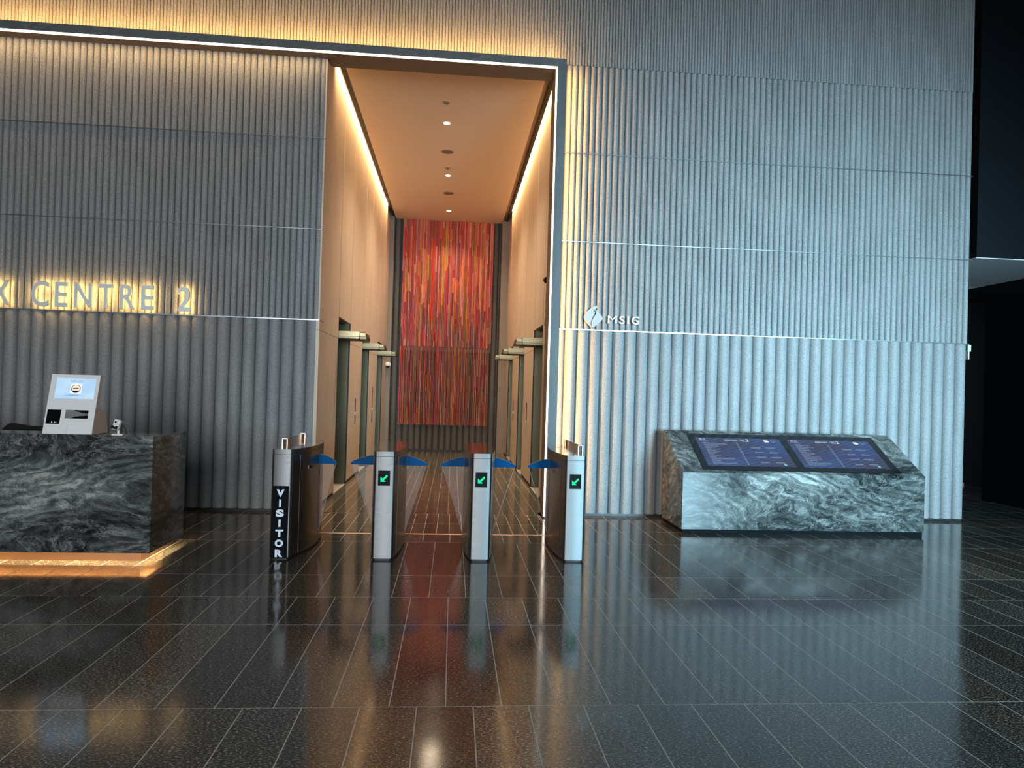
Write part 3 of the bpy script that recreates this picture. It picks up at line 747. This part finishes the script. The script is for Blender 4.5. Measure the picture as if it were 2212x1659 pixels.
# welcome terminal on the desk
TX0, TX1 = -3.385, -2.992
TZ = DZ1 + .001
A = Vector((0, -2.578, TZ)); B = Vector((0, -2.458, 1.577)); SL = (B-A).normalized(); TL = (B-A).length
NRM = Vector((0, -SL.z, SL.y))
term = empty('check_in_terminal', ((TX0+TX1)/2, -2.45, TZ), 'white tilted self check-in terminal with lit blue screen on the desk', 'check-in terminal')
back = [(-2.578, TZ), (-2.458, 1.577), (-2.425, 1.572), (-2.482, 1.30)]
for i in range(9):
    a = math.pi/2 * (1 - i/8); back.append((-2.482 + .172*math.cos(a) + .0, TZ + .0 + (1.30-TZ)*math.sin(a)))
back = back[:4] + back[5:]
mb = MB(); mb.prism([(p[0]+.004, p[1]) if k < 2 else p for k, p in enumerate(back)], 'x', TX0, TX1, 'cream_plastic'); mb.build('body', term, origin=((TX0+TX1)/2, -2.45, TZ), bevel=.004)
def TP(x, v, d): return tuple(Vector((x, 0, 0)) + A + SL*v + NRM*d)
def tbox(q, x0, x1, v0, v1, d0, d1, mat):
    vs = [TP(x0,v0,d0), TP(x1,v0,d0), TP(x1,v1,d0), TP(x0,v1,d0), TP(x0,v0,d1), TP(x1,v0,d1), TP(x1,v1,d1), TP(x0,v1,d1)]
    q.raw(vs, [(0,3,2,1),(4,5,6,7),(0,1,5,4),(1,2,6,5),(2,3,7,6),(3,0,4,7)], mat)
def tv(z): return (z - TZ)/SL.z
q = MB()
f0, f1 = .002, .008
for (x0, x1, z0, z1) in ((TX0, TX1, 1.546, 1.576), (TX0, -3.343, 1.372, 1.546), (-3.022, TX1, 1.372, 1.546), (TX0, TX1, 1.278, 1.372), (TX0, -3.373, 1.16, 1.278), (-3.263, -3.228, 1.16, 1.278), (-3.228, -3.045, 1.16, 1.208), (-3.045, TX1, 1.16, 1.278), (TX0, -3.195, TZ, 1.16), (-3.195, -3.10, 1.148, 1.16), (-3.10, TX1, TZ, 1.16)):
    tbox(q, x0, x1, tv(z0), tv(z1), 0.0, f1, 'white_plastic')
q.build('front_panel', term)
q = MB(); tbox(q, -3.343, -3.022, tv(1.372), tv(1.546), 0, .003, 'screen_welcome')
scr = q.build('screen', term)
def T2(x0, x1, z0, z1, dd): return lambda u, v, d: TP(x0+(x1-x0)*u, tv(z0+(z1-z0)*v), dd)
q = MB(); add_text(q, 'WELCOME TO SGX CENTRE 2', T2(-3.232, -3.122, 1.5215, 1.5275, .0036), 'screen_navy', .01)
for x0, x1, z in ((-3.222, -3.132, 1.514), (-3.226, -3.150, 1.404), (-3.262, -3.10, 1.3985)):
    tbox(q, x0, x1, tv(z), tv(z+.0018), .003, .0036, 'screen_scale')
q.build('screen_text', scr)
q = MB(); cx, cz = -3.178, 1.458
tbox(q, cx-.045, cx+.045, tv(cz-.041), tv(cz+.041), .003, .0034, 'screen_white')
q.raw([TP(cx+.038*math.cos(2*math.pi*i/36), tv(cz+.036*math.sin(2*math.pi*i/36)), .0038) for i in range(36)], [tuple(range(36))], 'screen_navy')
q.raw([TP(cx+.034*math.cos(2*math.pi*i/36), tv(cz+.032*math.sin(2*math.pi*i/36)), .0041) for i in range(36)], [tuple(range(36))], 'screen_cream')
q.raw([TP(cx+a*.034, tv(cz+b_*.034), .0044) for a, b_ in ((-.9,.0), (-.5,.22), (.5,.22), (.9,.0), (.5,.05), (-.5,.05))], [tuple(range(6))], 'screen_navy')
q.raw([TP(cx+a*.034, tv(cz+b_*.034), .0044) for a, b_ in ((-.78,-.5), (.78,-.5), (.45,-.95), (-.45,-.95))], [tuple(range(4))], 'screen_navy')
tbox(q, cx-.012, cx+.012, tv(cz+.026), tv(cz+.046), .0044, .0048, 'screen_white')
tag(q.build('screen_badge', scr), 'round navy and cream badge on the screen')
q = MB(); tbox(q, -3.373, -3.263, tv(1.16), tv(1.278), 0, .005, 'black_gloss'); cr = q.build('card_reader', term)
q = MB()
for x0, w_ in ((-3.330, .008), (-3.306, .005), (-3.294, .004)): tbox(q, x0, x0+w_, tv(1.170), tv(1.178), .005, .0056, 'screen_white')
q.build('indicator_lights', cr)
q = MB(); tbox(q, -3.228, -3.045, tv(1.208), tv(1.278), .0, .003, 'black_gloss'); q.raw([TP(-3.228, tv(1.208), .0034), TP(-3.185, tv(1.208), .0034), TP(-3.15, tv(1.226), .0034), TP(-3.046, tv(1.236), .0034), TP(-3.046, tv(1.246), .0034), TP(-3.12, tv(1.262), .0034), TP(-3.17, tv(1.278), .0034), TP(-3.228, tv(1.278), .0034)], [tuple(range(8))], 'slot_grey'); q.build('scanner_window', term)
q = MB(); tbox(q, -3.195, -3.10, tv(TZ), tv(1.148), .0005, .002, 'white_plastic'); q.build('receipt_slot', term)

# small camera on the desk
cam_o = empty('desk_camera', (-2.785, -2.59, DZ1), 'small white and black desktop camera on a stand, right of the terminal', 'camera')
CX, CY = -2.785, -2.585
q = MB(); q.box(CX-.045, CX+.045, CY-.012, CY+.05, DZ1+.001, DZ1+.013, 'white_plastic'); q.build('base', cam_o, bevel=.003)
q = MB(); q.box(CX-.009, CX+.007, CY+.012, CY+.026, DZ1+.013, DZ1+.075, 'white_plastic'); q.build('stem', cam_o, bevel=.002)
M_ = Matrix.Translation((CX-.012, CY+.008, DZ1+.090)) @ Matrix.Rotation(math.radians(14), 4, 'Y') @ Matrix.Rotation(math.radians(-10), 4, 'X') @ Matrix.Rotation(math.radians(-18), 4, 'Z')
q = MB(); q.box(-.030, .030, -.016, .018, -.045, .045, 'white_plastic', M_); hd = q.build('head', cam_o, bevel=.010, seg=3)
q = MB(); q.prism([(-.0295,-.040), (.0295,-.040), (.0295,-.012), (.012,-.012), (.006,-.020), (-.006,-.020), (-.012,-.012), (-.0295,-.012)], 'y', -.0185, -.0155, 'black', M_); tag(q.build('lower_face', hd), 'black lower face')
q = MB(); q.cyl((-.004, -.0195, .018), .009, .005, 'y', 'lens', 20, None, M_); q.build('lens', hd)
q = MB(); q.tube([(CX+.012, CY+.03, DZ1+.082), (CX+.032, CY+.034, DZ1+.074), (CX+.046, CY+.036, DZ1+.055), (CX+.052, CY+.038, DZ1+.03), (CX+.052, CY+.04, DZ1+.013)], .0062, 'black'); q.build('cable', cam_o)

# office chair behind the desk
ch = empty('office_chair', (-4.105, -1.15, 0), 'black chair behind the desk, only its curved backrest top showing', 'chair')
q = MB(); pts = []
ncol, nrow = 24, 10
def bt(u):  # top edge height
    hump = 1.092 - .028*min(1, max(0, (u-.16)/.34)) + .006*max(0, (u-.5)/.3)*(1 if u < .8 else 0)
    if u < .16: hump -= .085*((.16-u)/.16)**2
    if u > .84: hump -= .085*((u-.84)/.16)**2
    return hump
F_, R_ = [], []
for j in range(nrow+1):
    for i in range(ncol+1):
        u = i/ncol; x = -4.345 + .48*u; v = j/nrow
        z = .60 + (bt(u)-.60)*v; y = -1.42 + .06*math.cos((u-.5)*math.pi) - .10*v
        F_.append((x, y-.022, z)); R_.append((x, y+.022, z))
nv = len(F_); W = ncol+1; fs = []
for j in range(nrow):
    for i in range(ncol):
        a = j*W+i; fs += [(a, a+1, a+W+1, a+W), (nv+a, nv+a+W, nv+a+W+1, nv+a+1)]
for i in range(ncol):
    fs += [(i, nv+i, nv+i+1, i+1), (nrow*W+i, nrow*W+i+1, nv+nrow*W+i+1, nv+nrow*W+i)]
for j in range(nrow):
    fs += [(j*W, (j+1)*W, nv+(j+1)*W, nv+j*W), (j*W+ncol, nv+j*W+ncol, nv+(j+1)*W+ncol, (j+1)*W+ncol)]
q.raw(F_+R_, fs, 'black_fabric', True); q.build('backrest', ch)
q = MB(); q.box(-4.345, -3.865, -1.36, -.90, .44, .52, 'black_fabric'); q.build('seat', ch, bevel=.03, seg=3)
q = MB(); q.tube([(-4.105, -1.12, .44), (-4.105, -1.38, .46), (-4.105, -1.42, .62)], .02, 'black'); q.build('back_bracket', ch)
q = MB(); q.cyl((-4.105, -1.13, .12), .025, .33, 'z', 'black'); q.build('gas_post', ch)
for k in range(5):
    a = 2*math.pi*k/5; dx, dy = math.cos(a), math.sin(a)
    q = MB(); q.tube([(-4.105, -1.13, .13), (-4.105+.28*dx, -1.13+.28*dy, .085)], [.024, .016], 'black'); lg = q.build('leg', ch)
    q = MB(); q.cyl((-4.105+.28*dx-.012, -1.13+.28*dy, .028), .028, .024, 'x', 'black', 16); q.tube([(-4.105+.28*dx, -1.13+.28*dy, .085), (-4.105+.28*dx, -1.13+.28*dy, .03)], .008, 'black', 8); q.build('caster', lg)

# ------------------------------------------------------------------ directory podium
KX0, KX1, KF, KB, KZ0, KZF, KZB = 2.612, 5.500, -.985, -.235, .045, .690, 1.122
pod = empty('directory_podium', ((KX0+KX1)/2, (KF+KB)/2, 0), 'wide grey marble podium with two sloping directory screens at the right', 'directory podium')
q = MB(); q.prism([(KF, KZ0), (KF, KZF), (KB-.03, KZB), (KB, KZB), (KB, KZ0)], 'x', KX0, KX1, 'marble_podium'); q.build('body', pod, origin=((KX0+KX1)/2, (KF+KB)/2, 0), bevel=.003)
q = MB(); q.box(KX0+.02, KX1-.01, KF+.015, KB-.02, 0, KZ0, 'sticker_black'); q.build('plinth', pod)
KA = Vector((0, KF, KZF)); KS = Vector((0, KB-.03-KF, KZB-KZF)); KL = KS.length; KS.normalize(); KN = Vector((0, -KS.z, KS.y))
def KP(x, s, d): return tuple(Vector((x, 0, 0)) + KA + KS*s + KN*d)
def kbox(q, x0, x1, s0, s1, d0, d1, mat):
    vs = [KP(x0,s0,d0), KP(x1,s0,d0), KP(x1,s1,d0), KP(x0,s1,d0), KP(x0,s0,d1), KP(x1,s0,d1), KP(x1,s1,d1), KP(x0,s1,d1)]
    q.raw(vs, [(0,3,2,1),(4,5,6,7),(0,1,5,4),(1,2,6,5),(2,3,7,6),(3,0,4,7)], mat)
q = MB(); kbox(q, 2.862, 5.236, .045, .772, .0005, .006, 'black_gloss'); q.build('screen_bezel', pod)
for (sx0, sx1) in ((2.945, 4.002), (4.097, 5.146)):
    s0, s1 = .125, .688; W_, H_ = sx1-sx0, s1-s0
    q = MB(); kbox(q, sx0, sx1, s0, s1, .006, .0072, 'screen_directory'); sc_ = q.build('display', pod)
    fx = lambda f: sx0 + W_*f
    ft = lambda f: s1 - H_*f
    q = MB()
    nsc = 7
    for i in range(nsc):
        c = fx((i+.5)/nsc); r_ = W_/nsc/2*.98
        q.raw([KP(c + r_*math.cos(math.pi + math.pi*j/16), ft(.56) + .075*math.sin(math.pi + math.pi*j/16), .0075) for j in range(17)], [tuple(range(17))], 'screen_scale')
    q.build('scale_pattern', sc_, fix=False)
    q = MB()
    def kt(body, a, b2, t0, t1, mat='screen_text_bright', bold=.01):
        add_text(q, body, lambda u, v, d: KP(fx(a)+(fx(b2)-fx(a))*u, ft(t1)+(ft(t0)-ft(t1))*v, .0079), mat, bold)
    kt('09:12', .04, .115, .035, .085); q.build('clock', sc_, fix=False); q = MB()
    kt('DIRECTORY', .335, .490, .06, .105); q.build('heading', sc_, fix=False); q = MB(); kt('SGX', .525, .578, .045, .085); kt('CENTRE', .530, .582, .105, .125, bold=0); kt('2', .590, .625, .035, .125)
    q.raw([KP(fx(.509), ft(.045), .0079), KP(fx(.511), ft(.045), .0079), KP(fx(.511), ft(.12), .0079), KP(fx(.509), ft(.12), .0079)], [(0,1,2,3)], 'screen_text')
    q.build('building_name', sc_, fix=False)
    q = MB()
    def bar(a, b2, t, h, mat='screen_text'):
        x = a
        while x < b2:
            w_ = min(random.uniform(.010, .028), b2-x)
            q.raw([KP(fx(x), ft(t), .0079), KP(fx(x+w_), ft(t), .0079), KP(fx(x+w_), ft(t+h), .0079), KP(fx(x), ft(t+h), .0079)], [(0,1,2,3)], mat); x += w_ + .004
    bar(.035, .14, .105, .012)
    for i in range(23):
        t = .18 + i*.0345; bar(.07, .07+random.choice([.07, .10, .13, .16, .20, .27]), t, .010); bar(.455, .455+random.uniform(.015, .028), t, .010)
    for i, t in enumerate((.33, .50, .67, .85)):
        for a, b2 in ((.60, .73), (.77, .90)):
            bar(a+.02*(i % 2), b2-.01, t, .012); bar(a+.02, b2-.02+.01*i/3, t+.028, .008)
    bar(.875, .955, .075, .013); bar(.885, .925, .12, .012)
    q.build('tenant_list', sc_, fix=False)
    q = MB()
    for (a, t, rr, m_) in ((.815, .085, .020, 'screen_yellow'), (.825, .105, .019, 'screen_white'), (.845, .108, .016, 'screen_white'), (.835, .09, .018, 'screen_white'), (.885, .93, .021, 'screen_cyan')):
        dd = .0083 if m_ != 'screen_yellow' else .0079
        q.raw([KP(fx(a)+rr*math.cos(2*math.pi*j/24), ft(t)+rr*math.sin(2*math.pi*j/24), dd + a*.0005) for j in range(24)], [tuple(range(24))], m_)
    q.build('screen_icons', sc_, fix=False)

# ------------------------------------------------------------------ turnstiles
TF, TBK, TH = -2.365, -1.115, .972
def outline(cx, fl_, fr_, ml, mr, bl, br, inset=0.0):
    """plan outline, front left -> front right -> back"""
    def w(t, a, b2, c): # quadratic through (0,a),(.55,b),(1,c)
        t1 = .55; return a*(t-t1)*(t-1)/(t1) + b2*t*(t-1)/(t1*(t1-1)) + c*t*(t-t1)/(1-t1)
    pts = []; r = .022; n = 14
    yb = TF + inset; ye = TBK - inset
    for i in range(5):
        a = math.pi + math.pi/2*i/4; pts.append((cx - fl_ + inset + r + r*math.cos(a), yb + r + r*math.sin(a)))
    for i in range(5):
        a = 1.5*math.pi + math.pi/2*i/4; pts.append((cx + fr_ - inset - r + r*math.cos(a), yb + r + r*math.sin(a)))
    for i in range(1, n+1):
        t = i/n; y = TF + r + (TBK - TF - r)*t; pts.append((cx + w(t, fr_, mr, br) - inset, min(y, ye)))
    for i in range(n, 0, -1):
        t = i/n; y = TF + r + (TBK - TF - r)*t; pts.append((cx - w(t, fl_, ml, bl) + inset, min(y, ye)))
    return pts, w
def loft(q, P, z0, z1, mat_front, mat_side):
    n = len(P)
    for i in range(n):
        a, b2 = P[i], P[(i+1) % n]
        front = i < 9
        q.raw([(a[0], a[1], z0), (b2[0], b2[1], z0), (b2[0], b2[1], z1), (a[0], a[1], z1)], [(0,1,2,3)], mat_front if front else mat_side, True)
def cap(q, P, z, mat, up=True):
    q.raw([(x, y, z) for x, y in P], [tuple(range(len(P)))], mat)
def turnstile(cx, prof, label, wings, arrow=True, visitor=False, reader=None):
    r = empty('turnstile', (cx, (TF+TBK)/2, 0), label, 'turnstile', 'entry turnstiles')
    fl_, fr_, ml, mr, bl, br = prof
    P, w = outline(cx, *prof); P2, _ = outline(cx, *prof, inset=.004)
    q = MB(); loft(q, P, .018, .925, 'steel', 'steel_side'); cap(q, P, .018, 'steel'); cap(q, P, .925, 'steel'); q.build('body', r, origin=(cx, TF, 0))
    q = MB(); P3, _ = outline(cx, *prof, inset=.012); loft(q, P3, 0, .0175, 'black', 'black'); cap(q, P3, 0, 'black'); cap(q, P3, .0175, 'black'); q.build('foot_plinth', r)
    q = MB(); loft(q, P2, .9255, .929, 'black', 'black'); q.build('seam', r)
    q = MB(); loft(q, P, .929, TH, 'steel', 'steel_side'); cap(q, P, TH, 'steel_top'); cap(q, P, .929, 'steel'); q.build('lid', r, origin=(cx, TF, TH))
    ty = (-1.70 - TF)/(TBK-TF)
    for sgn, tip in wings:
        hw = w(ty, fr_, mr, br) if sgn > 0 else w(ty, fl_, ml, bl)
        xe = cx + sgn*hw
        # slot in the pedestal's side, where the wing comes out
        q = MB(); lo, hi = sorted((xe - sgn*.004, xe + sgn*.002)); q.box(lo, hi, -1.715, -1.685, .10, .915, 'black'); q.build('wing_slot', r)
        zt, zb = .868, .780
        xi = xe - sgn*.0
        Lw = abs(tip - xi)
        outer = [(xi, zt+.004)]
        for i in range(1, 9):
            u = i/8; outer.append((xi + sgn*Lw*.93*u, zt + .004 - .064*u**1.7))
        outer += [(tip - sgn*.006, .800), (tip, .793), (tip - sgn*.004, .784), (tip - sgn*.016, zb), (xi, zb)]
        q = MB(); q.prism(outer, 'y', -1.706, -1.694, 'blue_glass'); wg = q.build('flap_wing', r, origin=(xi, -1.70, .8)); tag(wg, 'blue swing flap')
        q = MB(); q.prism([(xi, zb-.001), (tip - sgn*.016, zb-.001), (xi + sgn*.004, .13), (xi, .13)], 'y', -1.705, -1.695, 'clear_glass'); tag(q.build('glass_leaf', wg), 'clear glass lower leaf')
        q = MB(); q.tube([(tip - sgn*.012, -1.70, zb), (xi + sgn*.010, -1.70, .15), (xi + sgn*.002, -1.70, .125)], .0028, 'edge_tint', 8); q.tube([(p[0], -1.70, p[1]+.002) for p in outer[:9]], .003, 'edge_tint', 6); q.build('edge_rim', wg)
    for sgn in (-1, 1):
        tt = .42; hw = w(tt, fr_, mr, br) if sgn > 0 else w(tt, fl_, ml, bl); y = TF + (TBK-TF)*tt
        t2 = .34; hw2 = w(t2, fr_, mr, br) if sgn > 0 else w(t2, fl_, ml, bl); y2 = TF + (TBK-TF)*t2
        t3 = .25; hw3 = w(t3, fr_, mr, br) if sgn > 0 else w(t3, fl_, ml, bl); y3 = TF + (TBK-TF)*t3
        for (h_a, ya, h_b, yb2) in ((hw, y, hw2, y2+.015), (hw2, y2-.015, hw3, y3)):
            q = MB()
            q.raw([(cx+sgn*(h_a+.0015), ya, .770), (cx+sgn*(h_b+.0015), yb2, .770), (cx+sgn*(h_b+.0015), yb2, .800), (cx+sgn*(h_a+.0015), ya, .800),
                   (cx+sgn*(h_a-.004), ya, .770), (cx+sgn*(h_b-.004), yb2, .770), (cx+sgn*(h_b-.004), yb2, .800), (cx+sgn*(h_a-.004), ya, .800)],
                  [(0,1,2,3),(4,5,6,7),(0,1,5,4),(2,3,7,6),(0,3,7,4),(1,2,6,5)], 'black_gloss'); q.build('sensor_window', r)
        # upright seam on the flank
        t4 = .11; hw4 = w(t4, fr_, mr, br) if sgn > 0 else w(t4, fl_, ml, bl); y4 = TF + (TBK-TF)*t4
        q = MB(); q.box(*sorted((cx+sgn*(hw4-.003), cx+sgn*(hw4+.001))), y4-.002, y4+.002, .03, .92, 'black'); q.build('panel_joint', r)
    if arrow:
        ox = cx - .002
        q = MB(); q.box(ox-.053, ox+.053, TF-.0025, TF+.002, .668, .803, 'display_black'); dp = q.build('display', r); tag(dp, 'black display')
        q = MB(); p_ = .0062
        shape = ["0000000011", "0000000111", "0000001111", "1000011110", "1100111100", "1111111000", "1111110000", "1111100000", "1111110000", "1111111000"]
        for j, row in enumerate(shape):
            for i, c in enumerate(row):
                if c == '1':
                    x = ox - .031 + i*p_; z = .765 - j*p_
                    q.box(x+.0004, x+p_-.0004, TF-.0034, TF-.0024, z-p_+.0004, z-.0004, 'led_green')
        tag(q.build('arrow', dp), 'green lit arrow pointing down left')
    if visitor:
        q = MB(); q.box(cx-.075, cx+.068, TF-.0025, TF-.0002, .010, .650, 'sticker_black'); st = tag(q.build('sticker', r), 'black sticker reading VISITOR')
        q = MB()
        for i, c in enumerate('VISITOR'):
            zc = .587 - i*.0885; hw_ = .034 if c not in 'I' else .0095
            if c == 'O': hw_ = .036
            add_text(q, c, lambda u, v, d: (cx-.004-hw_+2*hw_*u, TF-.0032, zc-.033+.066*v), 'sticker_letter', .06)
        q.build('lettering', st, fix=False)
    if reader:
        x0, x1 = reader
        xm = (x0 + x1)/2; ya_, yb_ = -1.88, -1.08
        q = MB(); q.box(xm-.005, xm+.005, ya_+.016, yb_-.016, TH-.002, TH+.058, 'clear_glass' if x0 < cx else 'steel_satin'); rd = q.build('reader_plate', r)
        for yy in (ya_, yb_):
            q = MB(); q.box(x0, x0+.012, yy-.016, yy+.016, TH-.002, TH+.056, 'copper'); q.box(x1-.012, x1, yy-.016, yy+.016, TH-.002, TH+.056, 'copper'); q.box(x0, x1, yy-.016, yy+.016, TH+.055, TH+.064, 'steel_satin'); q.box(x0+.012, x1-.012, yy-.006, yy+.016, TH-.002, TH+.055, 'black'); q.build('reader_post', r, bevel=.002)
        for yy in (-1.95, -1.45):
            q = MB()
            for j in range(2):
                xx = (x1+.05+.075*j) if x0 < cx else (x0-.05-.075*j)
                q.box(xx-.022, xx+.022, yy, yy+.07, TH, TH+.0008, 'black_gloss')
            q.build('touch_pad', r)
    return r
T1c, T2c, T3c, T4c = -1.485, -.588, .282, 1.142
turnstile(T1c, (.088, .090, .138, .205, .145, .125), 'steel turnstile with the VISITOR sticker, leftmost, beside the desk', [(1, -1.112)], False, True, (-1.604, -1.548))
turnstile(T2c, (.094, .094, .148, .148, .105, .105), 'slim steel turnstile second from the left with blue flaps and green arrow', [(-1, -.982), (1, -.230)])
turnstile(T3c, (.092, .092, .148, .148, .108, .108), 'slim steel turnstile third from the left, in front of the artwork edge', [(-1, -.096), (1, .650)])
turnstile(T4c, (.096, .096, .150, .152, .090, .165), 'steel turnstile rightmost, against the portal jamb with green arrow', [(-1, .772)], True, False, (1.240, 1.294))

# exit sign at the dark passage
ex = empty('exit_sign', (7.03, .45, 2.17), 'small sign seen edge-on just past the right end of the fluted wall', 'sign')
q = MB(); q.box(6.99, 7.035, .30, .60, 2.27, 2.36, 'white_plastic'); q.build('housing', ex)
q = MB(); q.box(6.985, 6.99, .30, .60, 2.275, 2.355, 'sign_green'); q.build('face_panel', ex)
q = MB(); q.box(7.0, 7.012, .30, .58, 2.16, 2.27, 'white_plastic'); q.build('hanging_plate', ex)
q = MB(); q.tube([(6.83, .45, 2.345), (7.0, .45, 2.345)], .008, 'trim_metal', 8); q.build('bracket', ex)

# ------------------------------------------------------------------ lights
def area(name, loc, rot, sx, sy, energy, col, spread=180):
    l = bpy.data.lights.new(name, 'AREA'); l.shape = 'RECTANGLE'; l.size = sx; l.size_y = sy; l.energy = energy; l.color = col; l.spread = math.radians(spread)
    o = bpy.data.objects.new(name, l); COL.objects.link(o); o.location = loc; o.rotation_euler = rot
    return o
R90 = math.pi/2
COOL = (.46, .81, 1.0)
area('window_light', (6.05, YB+.12, 1.9), (R90-math.radians(2.2), 0, math.radians(5.5)), 4.2, 2.6, 400, COOL, 44)
area('window_light_left', (-1.5, YB+.12, 2.35), (R90, 0, 0), 5.0, 4.0, 440, (.97, .99, 1.0), 120)
WARM = (1.0, .50, .13)
# hidden strip on top of the portal beam and behind the jamb
area('beam_uplight', (-3.86, -.14, BT+.006), (math.radians(180-4), 0, 0), 10.2, .05, 138, WARM)
area('jamb_sidelight', (JO+.006, -.10, 2.9), (0, -R90, 0), 5.4, .04, 66, WARM)
area('beam_downlight', (-5.35, BF+.03, BU-.012), (math.radians(8), 0, 0), 7.3, .03, 34, (1.0, .58, .22))
for x in (-1.626, 1.262):
    area('cove_light', (x, 4.2, 5.833), (0, 0, 0), .034, 7.3, 150, (1.0, .68, .34), 66)
for y in DL:
    l = bpy.data.lights.new('downlight_beam', 'SPOT'); l.energy = 560 if y < 7 else 300; l.spot_size = math.radians(136 if y > 3 else 122); l.spot_blend = 1; l.color = (1, .79, .55); l.shadow_soft_size = .14
    o = bpy.data.objects.new('downlight_beam', l); COL.objects.link(o); o.location = (-.222, y, 5.70)
wd = bpy.data.worlds.new('sky'); scn.world = wd; wd.use_nodes = True
bg = wd.node_tree.nodes['Background']; bg.inputs['Color'].default_value = (.62, .80, 1.0, 1); bg.inputs['Strength'].default_value = 1.0

# ------------------------------------------------------------------ camera
cy, sy, cp, sp = math.cos(YAW), math.sin(YAW), math.cos(PITCH), math.sin(PITCH)
Fw = Vector((sy*cp, cy*cp, sp)); r0 = Vector((cy, -sy, 0)); u0 = r0.cross(Fw)
rr = r0*math.cos(ROLL) + u0*math.sin(ROLL); uu = -r0*math.sin(ROLL) + u0*math.cos(ROLL)
cd = bpy.data.cameras.new('camera'); cd.sensor_width = 36; cd.sensor_fit = 'HORIZONTAL'; cd.lens = 36*F_PX/2212; cd.clip_start = .05; cd.clip_end = 200
co = bpy.data.objects.new('camera', cd); COL.objects.link(co)
M3 = Matrix((rr, uu, -Fw)).transposed()
co.matrix_world = Matrix.Translation((0, -DIST, EYE)) @ M3.to_4x4()
scn.camera = co
scn.view_settings.view_transform = 'Standard'; scn.view_settings.look = 'None'; scn.view_settings.gamma = 1; scn.view_settings.use_curve_mapping = False
scn.view_settings.exposure = 0.0
scn.cycles.use_denoising = True
scn.cycles.max_bounces = 8; scn.cycles.diffuse_bounces = 6; scn.cycles.glossy_bounces = 5; scn.cycles.transparent_max_bounces = 12
scn.cycles.sample_clamp_indirect = 6.0
scn.cycles.caustics_reflective = False; scn.cycles.caustics_refractive = False
